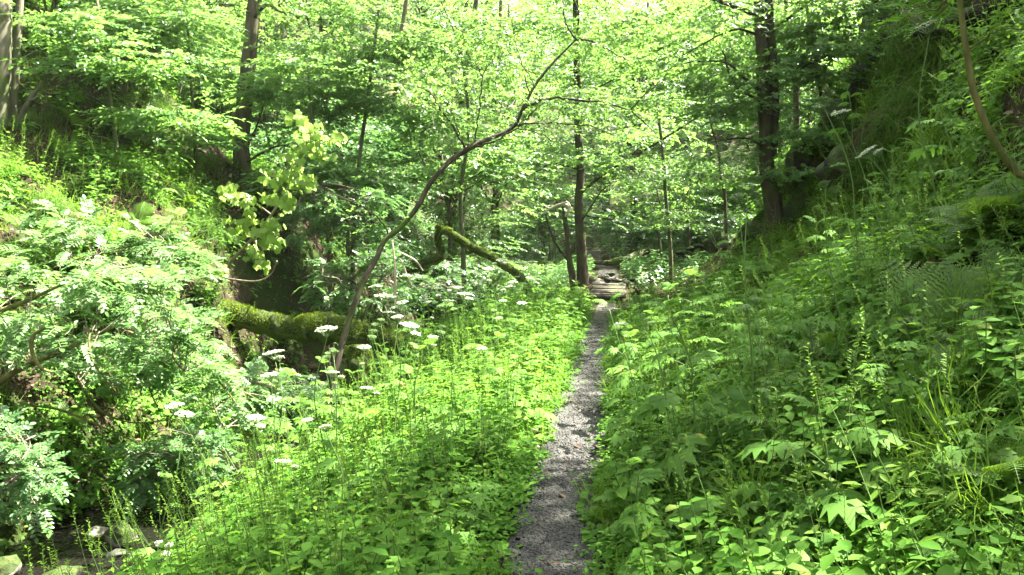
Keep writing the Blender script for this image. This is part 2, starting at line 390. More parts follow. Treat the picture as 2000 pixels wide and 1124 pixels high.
rg = np.random.default_rng(3)
S_beech = [spray(rg) for _ in range(4)]
S_far = [spray(rg, 10, .55, L_beech, .13, .6) for _ in range(4)]
S_hazel = [spray(rg, 9, .45, L_round, .10, .5) for _ in range(4)]

# ------------------------------------------------------------------ background trees
def make_tree(seed, H0, r0, crown_c, crown_r, N, sprays=S_far, leafm=None, barkm=None, sc=1.0):
    rg = np.random.default_rng(seed); root = thing('broadleaf_tree', 'x', 'tree')
    k = 7; P = np.array([(rg.normal(0, .12) * (i > 0) * i * .5, rg.normal(0, .12) * (i > 0) * i * .5, H0 * i / (k - 1) - .3) for i in range(k)])
    P = spline(P, 4); rr = r0 * (1 - .75 * np.linspace(0, 1, len(P))) * (1 + .5 * np.exp(-np.linspace(0, 1, len(P)) * 25))
    mb = MB(); tube(mb, P, rr, 10, .12, seed); obj('trunk', mb, barkm or M_bark, root, True)
    cm, bo = crown(rg, sprays, N, crown_c, crown_r, scale=sc); 
    mb = MB()
    for b in bo[:26]:
        z0 = min(max(b[2] - abs(b[0]) * .5 - .8, H0 * .15), H0 * .9); i = int(np.clip((z0 + .3) / H0 * (len(P) - 1), 1, len(P) - 2)); a = P[i]
        mid = (a + b) / 2 + rg.normal(0, .25, 3) + np.array([0, 0, .3]); q = spline([a, mid, b], 4)
        tube(mb, q, np.linspace(rr[i] * .45, .012, len(q)), 5, 0, cap=False)
    obj('branches', mb, barkm or M_bark, root, True)
    obj('crown', cm, [leafm or M_beech, M_twig], root)
    return root

def make_shrub(seed, H0, rad, N, sprays, leafm, stems=6, layers=0, droop=-.1, name='hazel_shrub', c0=.55):
    rg = np.random.default_rng(seed); root = thing(name, 'x', 'shrub')
    cm, bo = crown(rg, sprays, N, (0, 0, H0 * c0), rad, layers=layers, shell=.25, droop=droop)
    mb = MB()
    for s in range(stems):
        b = bo[rg.integers(0, len(bo))]; a = np.array([rg.normal(0, .12), rg.normal(0, .12), -.15]); mid = a * .5 + b * .5 + np.array([0, 0, .25 * H0]) + rg.normal(0, .1, 3)
        q = spline([a, mid, b], 6); tube(mb, q, np.linspace(.028, .008, len(q)), 6, 0, cap=False)
        for _ in range(4):
            b2 = bo[rg.integers(0, len(bo))]; q2 = spline([mid, (mid + b2) / 2 + rg.normal(0, .15, 3), b2], 4); tube(mb, q2, np.linspace(.014, .004, len(q2)), 4, 0, cap=False)
    obj('stems', mb, M_bark2, root, True); obj('foliage', cm, [leafm, M_twig], root)
    return root

ORD = ['first', 'second', 'third', 'fourth', 'fifth', 'sixth', 'seventh', 'eighth', 'ninth', 'tenth', 'eleventh', 'twelfth', 'thirteenth', 'fourteenth', 'fifteenth', 'sixteenth']
def rows_label(objs, per, fmt):
    """fmt(obj, nth from the left, nth row from the camera)"""
    objs = sorted(objs, key=lambda o: o.location.y)
    for ri in range(0, len(objs), per):
        row = sorted(objs[ri:ri + per], key=lambda o: proj(o.location)[0])
        for i, o in enumerate(row): o['label'] = fmt(o, ORD[i], ORD[ri // per])

protoT = [make_tree(21, 13, .17, (0, 0, 8.2), (4.0, 4.0, 5.0), 1500), make_tree(22, 12, .14, (.4, 0, 7.4), (3.6, 3.8, 4.6), 1300),
          make_tree(23, 14, .22, (0, .4, 8.6), (4.6, 4.4, 5.2), 1700), make_tree(24, 9, .08, (0, 0, 5.6), (2.7, 2.7, 3.9), 1000)]
protoS = [make_shrub(31, 3.4, (1.7, 1.7, 1.6), 520, S_hazel, M_hazel), make_shrub(32, 2.4, (1.5, 1.4, 1.15), 420, S_hazel, M_hazel),
          make_shrub(33, 4.4, (2.2, 2.2, 2.1), 720, S_beech, M_beech, 7, 9), make_shrub(34, 2.2, (1.9, 1.6, .9), 420, S_beech, M_beech, 5, 6)]
used = set()
def place(protos, k, x, y, s=1.0, rz=None, dz=0, group=None, tilt=None):
    p = protos[k]
    if p.name in used: o = copy_tree(p)
    else: o = p; used.add(p.name)
    o.location = (x, y, Hs(x, y) + dz); o.rotation_euler = (tilt[0] if tilt else 0, tilt[1] if tilt else 0, random.uniform(0, 6.28) if rz is None else rz)
    o.scale = (s, s, s)
    if group: o['group'] = group
    return o

GT = 'trees of the wood beyond the footbridge'
far = []
spots = [  # (photo column, distance, prototype, scale)
    (640, 27, 0, 1), (770, 33, 2, 1), (880, 25, 3, 1.1), (970, 30, 1, .9), (1060, 38, 2, 1), (905, 42, 0, 1.1), (1240, 34, 1, 1), (1350, 29, 3, 1), (1390, 40, 0, 1.1),
    (1560, 27, 3, 1.1), (1600, 32, 2, 1), (1470, 36, 1, 1.1), (1180, 46, 2, 1.1), (1020, 52, 0, 1.2), (820, 50, 1, 1.2), (680, 44, 2, 1.1), (560, 38, 1, 1.1), (600, 52, 0, 1.2), (1300, 55, 2, 1.2),
    (1450, 52, 0, 1.2), (1150, 64, 1, 1.4), (950, 66, 2, 1.4), (780, 66, 0, 1.3), (1640, 46, 1, 1.1), (1750, 38, 0, 1), (1560, 62, 2, 1.4), (520, 29, 3, 1.1), (400, 33, 0, 1), (330, 24, 3, 1), (250, 29, 2, 1), (110, 24, 1, .9), (180, 38, 0, 1),
    (420, 48, 2, 1.2), (40, 32, 2, 1), (300, 55, 1, 1.3), (1380, 70, 2, 1.3), (1100, 80, 0, 1.4), (860, 82, 2, 1.4), (640, 76, 1, 1.4), (1050, 60, 3, 1.4), (1220, 58, 3, 1.3), (900, 58, 3, 1.3), (1330, 62, 3, 1.2)]
spots = [q for i, q in enumerate(spots) if not (25 < q[1] < 56 and 600 < q[0] < 1500 and i % 3 == 1)]
for c, d, k, s in spots:
    far.append(place(protoT, k, (c - 1000) / F * d, d, s, group=GT))
rows_label(far, 8, lambda o, i, r: f"leafy broadleaf tree, {i} from left in the {r} row of background trees")

# unseen trees and bushes added at right to shade slope, path and left stand
brow = []; brow_b = []
for x, y, k, s in [(12.0, 5, 3, .7), (12.2, 12, 3, .9), (5.9, 6.0, 0, .7), (8.0, 7.4, 3, .5), (7.8, 10.2, 3, .45), (8.6, 14.6, 3, .6), (8.6, 17.5, 3, .55), (4.4, 1.5, 1, .6)]:
    brow.append(place(protoT, k, x, y, s, group='unseen trees added on the right bank for shade'))
for x, y, s in [(7.6, 12.5, .9), (8.2, 15.5, .8)]:
    brow_s = place(protoS, 2, x, y, s, group='unseen bushes added on the right bank for shade'); brow_b.append(brow_s)
rows_label(brow_b, 8, lambda o, i, r: f"beech bush out of view on the right bank, added for shade, {i} from the left")
rows_label(brow, 8, lambda o, i, r: f"tree out of view on the right bank, added for shade, {i} from the left")

# understorey
GS = 'hazel and beech bushes of the understorey'
us = []
for c, d, k, s in [(560, 20, 1, 1), (640, 19, 0, 1), (700, 22, 0, 1), (760, 25, 2, 1), (840, 23, 1, 1), (930, 27, 2, .9), (1010, 33, 0, 1), (1070, 30, 2, 1), (960, 24, 3, 1), (1120, 36, 0, 1.1),
                   (1230, 30, 1, 1), (1290, 33, 2, .9), (1350, 27, 1, .9), (1400, 30, 2, 1), (1470, 27, 0, 1), (1540, 26, 2, 1), (1180, 42, 2, 1.2), (1300, 42, 2, 1.2), (1050, 44, 2, 1.2), (900, 38, 2, 1.2), (790, 31, 0, 1.2),
                   (680, 29, 2, 1), (600, 25, 2, 1), (530, 24, 2, 1), (440, 22, 2, 1), (350, 19, 2, .9), (270, 17, 3, 1), (200, 19, 2, .9), (120, 15.5, 3, .9), (60, 18, 2, .9), (250, 15.5, 3, .8), (390, 20, 3, 1),
                   (20, 22, 0, 1.2), (160, 25, 2, 1.2), (1620, 24, 3, 1), (1560, 20.5, 3, .6), (1440, 23, 1, .8)]:
    us.append(place(protoS, k, (c - 1000) / F * d, d, s, group=GS))
rows_label(us, 8, lambda o, i, r: f"leafy green bush, {i} from left in the {r} row of understorey bushes")

# ------------------------------------------------------------------ trees and stems traced where they stand
def traced(name, label, cat, trunk, limbs=(), crowns=(), barkm=None, leafm=None, part='trunk', sides=9, group=None, bumpy=.08, leafpart='foliage', limbpart='branch', sprays_on=0, spray_set=None, spray_scale=1.0, seed=1, into=.25):
    """trunk, limbs: rows (column, row, distance, diameter in photo pixels)"""
    rg = np.random.default_rng(seed)
    def conv(rows):
        P = np.array([at(c, r, d) for c, r, d, w in rows]); rad = np.array([w / F * d / 2 for c, r, d, w in rows]); return P, rad
    P, rad = conv(trunk); base = P[0].copy(); g = Hs(base[0], base[1])
    if into is not None and base[2] > g - .1:
        t = P[0] - P[1]; t = t / (abs(t[2]) + 1e-6) * .5 + np.array([0, 0, -.5]); h = (base[2] - g) + into
        P = np.vstack([P[0] + np.array([t[0] * .4, t[1] * .4, -1]) * h, P]); rad = np.concatenate([[rad[0] * 1.25], rad])
    base = P[0].copy(); root = thing(name, label, cat, base, group); base = np.array(root.location)
    S = spline(P, 7); rr = np.interp(np.linspace(0, len(P) - 1, len(S)), np.arange(len(P)), rad)
    mb = MB(); tube(mb, S - base, rr, sides, bumpy, seed); obj(part, mb, barkm or M_bark, root, True)
    ends = []
    if limbs:
        for l in limbs:
            mb = MB(); LP, lr = conv(l); LS = spline(LP, 6); r2 = np.interp(np.linspace(0, len(LP) - 1, len(LS)), np.arange(len(LP)), lr)
            LS = LS + rg.normal(0, .008, LS.shape); tube(mb, LS - base, r2, 6, 0, cap=False); ends.append(LS - base)
            obj(limbpart, mb, barkm or M_bark, root, True)
    mb = MB(); have = False
    for (c, r, d, rx, ry, rz, N, ss, sc) in crowns:
        m2, _ = crown(rg, ss, N, at(c, r, d) - base, (rx, ry, rz), shell=.2, scale=sc)
        tm = m2.tmpl(); mb.add(tm[0], tm[1], tm[2] if len(tm[2]) else None); mb.QM[-1] = tm[3].astype(np.int32); have = True
    if sprays_on and ends:
        A = np.concatenate([e[len(e) // 3:] for e in ends]); k = rg.integers(0, len(A), sprays_on); P = A[k] + rg.normal(0, .16, (sprays_on, 3)) * [1, 1, .6]
        az = rg.uniform(0, 6.28, sprays_on); f = dirs(az, rg.normal(-.1, .25, sprays_on)); up = np.stack([rg.normal(0, .35, sprays_on), rg.normal(0, .35, sprays_on), np.ones(sprays_on)], -1)
        M = frames(f, up); ss = spray_set or S_beech; kk = rg.integers(0, len(ss), sprays_on)
        for i, t in enumerate(ss): mb.put(t, P[kk == i], M[kk == i], rg.uniform(.6, 1.1, (kk == i).sum()) * spray_scale)
        have = True
    if have: obj(leafpart, mb, [leafm or M_beech, M_twig], root)
    return root

S_small = [spray(rg, 9, .34, L_beech, .06, .5) for _ in range(4)]

traced('tree', 'thick sunlit trunk cut by the left edge of the photo', 'tree', [(-6, 330, 12, 44), (-4, 200, 12, 40), (2, 60, 12, 36), (6, -120, 12.2, 32), (10, -420, 12.4, 22)],
       [[(4, 0, 12, 14), (-60, -120, 11.6, 8), (-160, -200, 11, 3)], [(8, -100, 12.2, 14), (60, -250, 12.5, 8), (140, -330, 13, 3)]],
       [(-60, -420, 12, 2.4, 2.4, 1.6, 420, S_beech, 1)], M_bark2, seed=2)
traced('tree', 'slim sunlit trunk beside the thick one at the left edge, with a forked low branch', 'tree', [(22, 310, 12.4, 17), (26, 200, 12.4, 15), (34, 80, 12.5, 14), (42, -60, 12.6, 12), (46, -300, 12.8, 8)],
       [[(18, 275, 12.4, 13), (38, 235, 12.2, 12), (60, 195, 12.1, 9), (84, 160, 12, 5)], [(60, 195, 12.1, 6), (76, 190, 12, 3), (92, 188, 12, 2)]],
       [(90, -300, 13, 1.8, 1.8, 1.2, 220, S_beech, 1)], M_bark2, seed=3)
traced('tree', 'tall straight trunk rising from the dark left bank behind the yellow-green sycamore', 'tree', [(474, 350, 16, 36), (472, 280, 16, 30), (482, 160, 16, 29), (492, 60, 16, 27), (500, -60, 16, 26), (505, -400, 16, 18)],
       [[(492, 40, 16, 9), (520, 10, 15.6, 7), (560, 30, 15.2, 3)], [(484, 160, 16, 7), (510, 180, 15.7, 4), (550, 150, 15.2, 2)], [(478, 300, 16, 5), (500, 250, 15.8, 4), (520, 190, 15.5, 2)],
        [(497, 0, 16, 10), (440, -60, 15.5, 5), (380, -70, 15, 3)], [(500, -120, 16, 14), (640, -200, 16.6, 11), (860, -210, 17.5, 5)], [(476, 318, 16, 6), (530, 290, 15.3, 4), (580, 280, 14.8, 2)]],
       [(505, -330, 16, 3.4, 3.2, 2.4, 620, S_beech, 1), (1000, -170, 17.2, 2.7, 2.3, 1.2, 480, S_beech, 1), (890, -110, 16.6, 2.2, 2.2, .9, 420, S_beech, 1), (690, -150, 16, 1.8, 1.8, 1.0, 200, S_beech, 1), (600, 60, 17.5, 1.6, 1.4, 1.1, 170, S_beech, 1), (560, 220, 17, 1.1, 1, .7, 90, S_beech, 1)], M_bark, seed=4, sprays_on=60)  # out-of-view crowns and a long limb added to shade the hollow
traced('leaning_sapling', 'thin dark sapling leaning right across the stream with bare forked branches', 'tree',
       [(640, 800, 9.7, 16.1), (655, 720, 9.8, 13.6), (678, 640, 10, 11.9), (700, 575, 10.1, 11.0), (718, 535, 10.2, 11.0), (735, 505, 10.3, 10.2), (752, 470, 10.4, 10.2), (780, 446, 10.5, 11.0), (815, 405, 10.6, 10.2), (836, 365, 10.7, 9.3), (860, 335, 10.7, 10.2), (885, 310, 10.8, 10.2), (922, 287, 10.9, 10.2),
        (965, 268, 11, 8.5), (1005, 246, 11.1, 6.8), (1022, 210, 11.1, 6.0), (1050, 160, 11.2, 5.1), (1085, 118, 11.3, 4.2), (1125, 78, 11.4, 3.4)],
       [[(1125, 78, 11.4, 5), (1150, 78, 11.5, 4), (1190, 98, 11.6, 3), (1230, 120, 11.8, 2)], [(1125, 78, 11.4, 4), (1105, 45, 11.4, 3), (1100, 0, 11.4, 2), (1085, -40, 11.4, 2)], [(1124, 70, 11.4, 4), (1130, 30, 11.4, 3), (1112, -20, 11.4, 2)],
        [(1022, 212, 11.1, 6), (1060, 196, 11, 5), (1110, 194, 10.9, 5), (1180, 202, 10.8, 4), (1230, 217, 10.7, 3), (1280, 260, 10.6, 2)], [(1230, 217, 10.7, 3), (1265, 180, 10.7, 2), (1290, 160, 10.7, 1.5)],
        [(1008, 245, 11.1, 5), (1040, 242, 11, 4), (1090, 242, 10.9, 4), (1150, 246, 10.8, 3), (1200, 265, 10.8, 2)], [(925, 287, 10.9, 5), (970, 275, 10.8, 4), (1010, 252, 10.8, 3), (1060, 265, 10.7, 2), (1100, 290, 10.6, 1.5)],
        [(910, 292, 10.9, 5), (897, 270, 10.8, 4), (880, 240, 10.7, 4), (860, 215, 10.6, 4), (848, 190, 10.6, 3), (825, 173, 10.5, 2), (780, 162, 10.4, 1.5)], [(898, 268, 10.8, 3), (885, 220, 10.8, 2), (875, 190, 10.7, 1.5)],
        [(925, 284, 10.9, 4), (932, 240, 10.9, 3), (938, 190, 10.8, 3), (940, 150, 10.8, 2), (925, 115, 10.8, 1.5)], [(940, 150, 10.8, 2), (965, 110, 10.8, 1.5), (978, 60, 10.8, 1.2)],
        [(1035, 190, 11.1, 3), (1020, 130, 11, 2), (1005, 80, 11, 1.5), (1000, 30, 11, 1)], [(1045, 170, 11.1, 2.5), (1030, 140, 11.2, 2), (1010, 120, 11.3, 1.2)],
        [(762, 462, 10.5, 4), (740, 430, 10.3, 2.5), (700, 400, 10.1, 2), (640, 375, 9.9, 1.5)], [(1010, 245, 11.1, 2.5), (1045, 215, 11, 2), (1058, 180, 11, 1.5)]],
       [(960, 120, 12.6, 1.5, 1.2, .8, 130, S_small, 1), (1120, 60, 12.4, 1.4, 1.2, .6, 130, S_small, 1), (1180, 200, 12.0, 1.0, .9, .5, 70, S_small, 1), (820, 140, 12.2, .8, .8, .6, 60, S_small, 1)], M_barkdark, sprays_on=230, spray_set=S_small, seed=5)
traced('tree', 'dark straight trunk left of the footbridge, the taller and thicker of the pair', 'tree', [(1138, 540, 21, 24), (1134, 470, 21, 19), (1130, 400, 21, 17), (1134, 330, 21, 16), (1128, 240, 21, 15), (1126, 100, 21, 13), (1122, -120, 21, 9)],
       [[(1132, 380, 21, 7), (1180, 340, 20.6, 6), (1250, 300, 20, 5), (1330, 250, 19.3, 4), (1400, 205, 18.6, 4), (1450, 165, 18, 2)], [(1130, 330, 21, 6), (1080, 320, 20.5, 4), (1040, 340, 20, 2)], [(1128, 250, 21, 6), (1160, 180, 20.7, 4), (1210, 150, 20.4, 2)],
        [(1135, 420, 21, 4), (1200, 430, 20.5, 3), (1215, 408, 20.2, 2)], [(1132, 440, 21, 4), (1170, 380, 20.5, 3), (1190, 360, 20.3, 2)]],
       [(1120, -60, 21, 3.6, 3.2, 2.2, 560, S_beech, 1), (1130, 140, 21.5, 2.6, 2.2, 1.2, 260, S_beech, 1), (1220, 270, 20.5, 1.5, 1.3, .7, 120, S_beech, 1), (1080, 300, 21.5, 1.2, 1.1, .6, 80, S_beech, 1), (1128, 190, 19.8, 1.0, .7, .9, 110, S_beech, 1), (1122, 60, 19.6, 1.4, .8, 1.0, 150, S_beech, 1), (1150, 320, 19.9, .9, .6, .4, 50, S_beech, 1)], M_barkdark, seed=6, sprays_on=60)
traced('tree', 'thinner crooked trunk with a bleached broken top, left of the footbridge', 'tree', [(1120, 556, 19.5, 17), (1112, 510, 19.5, 12), (1108, 460, 19.5, 10), (1102, 420, 19.5, 9)],
       [[(1115, 515, 19.5, 6), (1095, 490, 19.3, 5), (1078, 460, 19.2, 4), (1066, 420, 19, 3)], [(1102, 425, 19.5, 5), (1098, 400, 19.4, 4), (1085, 395, 19.3, 3)]], (), M_barkdark, seed=7)
traced('dead_branch', 'bleached bare branch caught in the crooked trunk near the footbridge', 'branch', [(1060, 418, 18.6, 3), (1075, 408, 18.6, 5), (1095, 400, 18.6, 6), (1112, 405, 18.6, 6), (1104, 424, 18.6, 4)],
       [[(1095, 400, 18.6, 5), (1108, 396, 18.5, 4), (1116, 410, 18.5, 3)], [(1075, 408, 18.6, 3), (1062, 402, 18.6, 2)]], (), M_pale, part='limb', seed=8, into=None)
traced('tree', 'dark tree on the right bank with twin trunks rising side by side', 'tree', [(1512, 410, 15, 35), (1500, 350, 15, 30), (1496, 260, 15, 26), (1490, 150, 15, 25), (1484, 40, 15, 20), (1480, -80, 15, 18), (1470, -400, 15, 11)],
       [[(1506, 300, 15, 24), (1512, 200, 15.1, 21), (1508, 100, 15.1, 18), (1502, 0, 15.1, 17), (1510, -200, 15.2, 12)],
        [(1484, 30, 15, 10), (1450, 20, 14.8, 9), (1410, 4, 14.6, 8), (1350, -10, 14.4, 5)], [(1500, 190, 15, 7), (1450, 150, 14.8, 6), (1410, 120, 14.7, 4), (1330, 125, 14.5, 2)], [(1510, 60, 15.1, 8), (1560, 20, 15, 6), (1620, -30, 15, 3)],
        [(1496, 200, 15, 6), (1440, 170, 14.8, 5), (1410, 100, 14.7, 3)], [(1500, 290, 15, 5), (1450, 270, 14.7, 4), (1380, 280, 14.4, 2)], [(1510, 150, 15.1, 6), (1570, 130, 15, 4), (1640, 95, 15, 2)],
        [(1486, 70, 15, 6), (1430, 60, 14.7, 4), (1330, 110, 14.3, 2)]],
       [(1480, -330, 15, 3.2, 3.2, 2.0, 560, S_beech, 1), (1390, 60, 15.2, 1.9, 1.6, 1.0, 260, S_beech, 1), (1420, 200, 15, 1.3, 1.2, .7, 120, S_beech, 1), (1600, 60, 15.6, 1.3, 1.2, .8, 120, S_beech, 1), (1495, 160, 14.2, .7, .5, .5, 46, S_small, 1), (1500, 310, 14.1, .6, .4, .4, 34, S_small, 1), (1560, 330, 14.6, 1.0, .9, .5, 60, S_hazel, .8), (1390, 330, 16, 1.3, 1.1, .6, 90, S_hazel, .8)], M_barkdark, seed=9, sprays_on=120)
traced('sapling', 'olive sapling with a curved bare stem leaning at the right edge of the photo', 'tree', [(2020, 372, 4.6, 17.3), (1985, 335, 4.6, 15.8), (1950, 290, 4.6, 14.4), (1922, 235, 4.6, 13.0), (1900, 170, 4.6, 12.2), (1888, 100, 4.6, 11.5), (1878, 30, 4.6, 10.8), (1868, -60, 4.6, 10.1), (1850, -300, 4.7, 10)],
       [[(1896, 95, 4.6, 2.9), (1930, 70, 4.5, 4), (1965, 56, 4.4, 3), (2010, 52, 4.3, 3)], [(1870, -40, 4.6, 4.3), (1840, 10, 4.7, 4), (1800, 30, 4.8, 3)], [(1855, -250, 4.7, 6), (1920, -400, 4.7, 4)]],
       (), M_yell, seed=10, bumpy=.05)
for k, (lab, tr, lm) in enumerate([
    ('slanting trunk behind the twin trunked tree, seen against the bright wood', [(1640, 250, 24, 26), (1600, 150, 24, 24), (1570, 40, 24, 22), (1550, -100, 24, 18)], [[(1590, 120, 24, 9), (1630, 60, 24, 6), (1660, 10, 24, 4)]]),
    ('very thin bent stem left of the twin trunked tree', [(1416, 390, 17, 8), (1408, 350, 17, 7), (1402, 290, 17, 6), (1385, 220, 17, 5), (1388, 120, 17, 4), (1400, 40, 17, 3)], []),
    ('dark leaning pair of stems right of the twin trunked tree', [(1555, 190, 20, 16), (1548, 150, 20, 15), (1540, 60, 20, 14), (1530, -60, 20, 10)], [[(1552, 170, 20, 8), (1575, 110, 20, 8), (1590, 40, 20, 6), (1600, -30, 20, 4)]]),
    ('pale upright trunk deep in the wood above the mossy arch', [(970, 430, 31, 16), (968, 340, 31, 14), (965, 250, 31, 13), (975, 100, 31, 11), (980, -50, 31, 9)], [[(968, 330, 31, 6), (1000, 260, 30.5, 5), (1030, 200, 30, 3)]]),
    ('grey trunk behind the top of the leaning sapling, left side', [(885, 380, 28, 20), (895, 280, 28, 18), (905, 180, 28, 16), (925, 40, 28, 14), (940, -80, 28, 10)], [[(902, 200, 28, 8), (870, 140, 27.6, 6), (845, 60, 27.2, 4)]]),
    ('slender trunk high in the wood right of the tall straight trunk', [(760, 300, 26, 17), (770, 200, 26, 15), (780, 100, 26, 13), (800, -40, 26, 10)], []),
    ('short dark trunk glimpsed near the top, right of the tall straight trunk', [(640, 200, 23, 18), (638, 100, 23, 16), (636, 10, 23, 14), (636, -80, 23, 12)], [[(638, 60, 23, 7), (670, 0, 22.6, 5), (690, -50, 22.4, 3)]]),
    ('thin stem curving up from the shaded valley right of the path', [(1345, 460, 24, 9), (1340, 400, 24, 8), (1350, 330, 24, 7), (1345, 250, 24, 6), (1325, 150, 24, 4)], []),
    ('thin dark stem with a broken crook above the far path', [(1288, 470, 24, 7), (1280, 440, 24, 6), (1290, 410, 24, 5), (1280, 360, 24, 4), (1268, 290, 24, 3)], [[(1285, 430, 24, 4), (1300, 400, 24, 3), (1310, 370, 24, 2)]]),
    ('slanting grey limb high on the left slope', [(205, 135, 16, 12), (235, 100, 16, 10), (262, 60, 16, 9), (275, 10, 16, 7), (300, -80, 16, 5)], [])]):
    tr = [(c, r, d, w * .75) for c, r, d, w in tr]; q = tr[len(tr) // 2]; q2 = tr[-2]
    traced('tree', lab, 'tree', tr, lm, [(q[0] + 20, q[1] - 20, q[2] - 1.2, 1.5, .8, .9, 90, S_beech, 1), (q2[0] - 10, q2[1], q2[2] - 1.2, 1.7, .8, .9, 110, S_beech, 1)], M_bark if k % 2 else M_barkdark, seed=40 + k, sprays_on=30 if lm else 0)

for k, (lab, tr, cr) in enumerate([
    ('slender beech sapling whose layered boughs cross the top left of the valley', [(690, 470, 16.5, 9), (700, 330, 16.5, 8), (720, 180, 16.5, 7), (740, 20, 16.5, 5)], [(740, 110, 16, 1.9, 1.3, .9, 230), (660, 210, 15.8, 1.2, 1, .6, 110), (800, 240, 16.4, 1.1, .9, .6, 100)]),
    ('beech sapling with fine bright leaves above the arching mossy log', [(905, 500, 18.5, 9), (900, 380, 18.5, 8), (915, 240, 18.4, 7), (900, 90, 18.3, 5)], [(900, 260, 18, 1.3, 1.1, .8, 150), (930, 90, 17.6, 1.8, 1.3, .9, 220), (850, 350, 18.2, 1.0, .9, .6, 80)]),
    ('leafy sapling filling the gap between the leaning sapling and the twin trunked tree', [(1310, 500, 19, 8), (1300, 380, 19, 7), (1290, 260, 18.8, 6), (1270, 120, 18.6, 4)], [(1280, 330, 18.4, 1.6, 1.1, .7, 170), (1250, 200, 17.8, 1.5, 1.1, .7, 160), (1330, 420, 18.6, 1.2, .9, .5, 90), (1220, 80, 17.6, 1.7, 1.2, .7, 180)]),
    ('beech sapling leaning out from the right bank above the twin trunked tree', [(1640, 330, 16, 9), (1610, 220, 15.8, 8), (1590, 100, 15.5, 7), (1570, -20, 15.2, 5)], [(1580, 110, 15, 1.2, 1, .7, 130), (1650, 40, 14.6, 1.1, 1, .6, 110), (1540, 250, 15, .9, .8, .5, 70)]),
    ('beech sapling in full sun on the upper left bank', [(230, 330, 13.2, 9), (220, 220, 13.1, 8), (200, 110, 13, 7), (190, 0, 13, 5)], [(240, 130, 12.8, 1.3, 1.1, .4, 120), (310, 220, 12.6, 1.0, .9, .25, 70), (120, 60, 12.8, 1.3, 1, .5, 110)]),
    ('small beech with slanting leaf layers left of the tall straight trunk', [(385, 360, 14.6, 8), (380, 260, 14.5, 7), (372, 140, 14.4, 5), (366, 40, 14.3, 4)], [(350, 230, 14, .9, 1, .4, 80), (330, 60, 14, 1.0, 1, .5, 120)]),
    ('leafy sapling behind the sycamore, right of the tall straight trunk', [(640, 470, 15.4, 7), (625, 360, 15.3, 6), (610, 240, 15.2, 5), (600, 120, 15.1, 3)], [(620, 330, 15, 1.1, .9, .6, 100), (580, 150, 15, 1.1, .9, .6, 100), (700, 330, 15.4, 1.0, .9, .5, 90)])]):
    traced('beech_sapling', lab, 'tree', tr, (), [(c, r, d, rx * 1.1, ry * 1.1, rz * 1.2, int(n * 1.7), S_small if k in (1, 2) else S_beech, 1) for c, r, d, rx, ry, rz, n in cr], M_bark2, seed=140 + k)

# mossy fallen trunks
def fuzz(P, rr, root, n, seed, size=.03, top=-.1):
    """short moss blades standing on the upper side of a trunk"""
    rg = np.random.default_rng(seed); i = rg.uniform(0, len(P) - 1.001, n); a = i.astype(int); t = (i - a)[:, None]
    C = P[a] * (1 - t) + P[a + 1] * t; tn = unit(P[a + 1] - P[a]); rad = np.interp(i, np.arange(len(P)), rr)
    s = unit(np.cross(tn, [0, 0, 1.])); w = np.cross(s, tn); th = rg.uniform(top, math.pi - top, n)[:, None]
    nrm = np.cos(th) * s + np.sin(th) * w; pos = C + nrm * rad[:, None] * .97
    mb = MB(); mb.add([(-.16, 0, 0), (.16, 0, 0), (.1, .6, .1), (-.1, .6, .1), (0, 1, -.1)], [(0, 1, 2, 3)], [(3, 2, 4)]); tm = mb.tmpl(); o = MB()
    o.put(tm, pos, frames(nrm + rg.normal(0, .5, (n, 3)), rg.normal(0, 1, (n, 3))), rg.uniform(.5, 1.4, n) * size)
    c = obj('moss_tufts', o, M_mossblade, root); c['kind'] = 'stuff'
def mossy(name, label, rows, seed, limbs=(), n=5000, m=None, cat='log', bumpy=.22, size=.03):
    P = np.array([at(c, r, d) for c, r, d, w in rows]); rad = np.array([w / F * d / 2 for c, r, d, w in rows])
    root = thing(name, label, cat, P[0]); b = np.array(root.location); S = spline(P, 8) - b; rr = np.interp(np.linspace(0, len(P) - 1, len(S)), np.arange(len(P)), rad)
    rr = rr * (1 + .5 * bumpy * np.sin(np.arange(len(S)) * .9 + seed) * np.sin(np.arange(len(S)) * .37))
    mb = MB(); tube(mb, S, rr, 14, bumpy, seed); obj('trunk', mb, m or M_moss, root, True)
    for l in limbs:
        q = np.array([at(c, r, d) for c, r, d, w in l]); lr = [w / F * d / 2 for c, r, d, w in l]; q = spline(q, 6) - b; lr = np.interp(np.linspace(0, len(l) - 1, len(q)), np.arange(len(l)), lr)
        mb = MB(); tube(mb, q, lr, 8, .1, seed); obj('branch', mb, m or M_moss, root, True)
    fuzz(S, rr, root, n, seed, size); return root
mossy('mossy_log', 'thick moss covered log bridging the stream at left', [(380, 575, 12.6, 33), (415, 597, 12.3, 38), (455, 612, 12.1, 42), (500, 628, 12, 45), (550, 640, 12, 47), (585, 644, 12, 45), (612, 638, 12, 55), (650, 642, 12, 55), (690, 652, 12, 50), (740, 662, 12.1, 45), (800, 682, 12.3, 42), (880, 706, 12.6, 36), (930, 722, 12.8, 30)], 3, n=11000, size=.035)
mossy('mossy_stump', 'mossy stump under the thick log beside the leaning sapling', [(690, 800, 11.7, 62), (694, 760, 11.7, 54), (700, 710, 11.7, 48), (705, 680, 11.8, 46)], 8, n=2500, cat='stump')
mossy('arching_log', 'slender mossy trunk arching down to the right above the stream', [(850, 443, 17, 8), (872, 452, 17, 13), (900, 470, 17, 15), (925, 486, 17, 16), (955, 500, 17, 17), (985, 520, 17, 16), (1008, 535, 17, 15), (1024, 555, 17, 15), (1038, 580, 17, 17), (1050, 610, 17, 22)], 5, n=4500, size=.028)
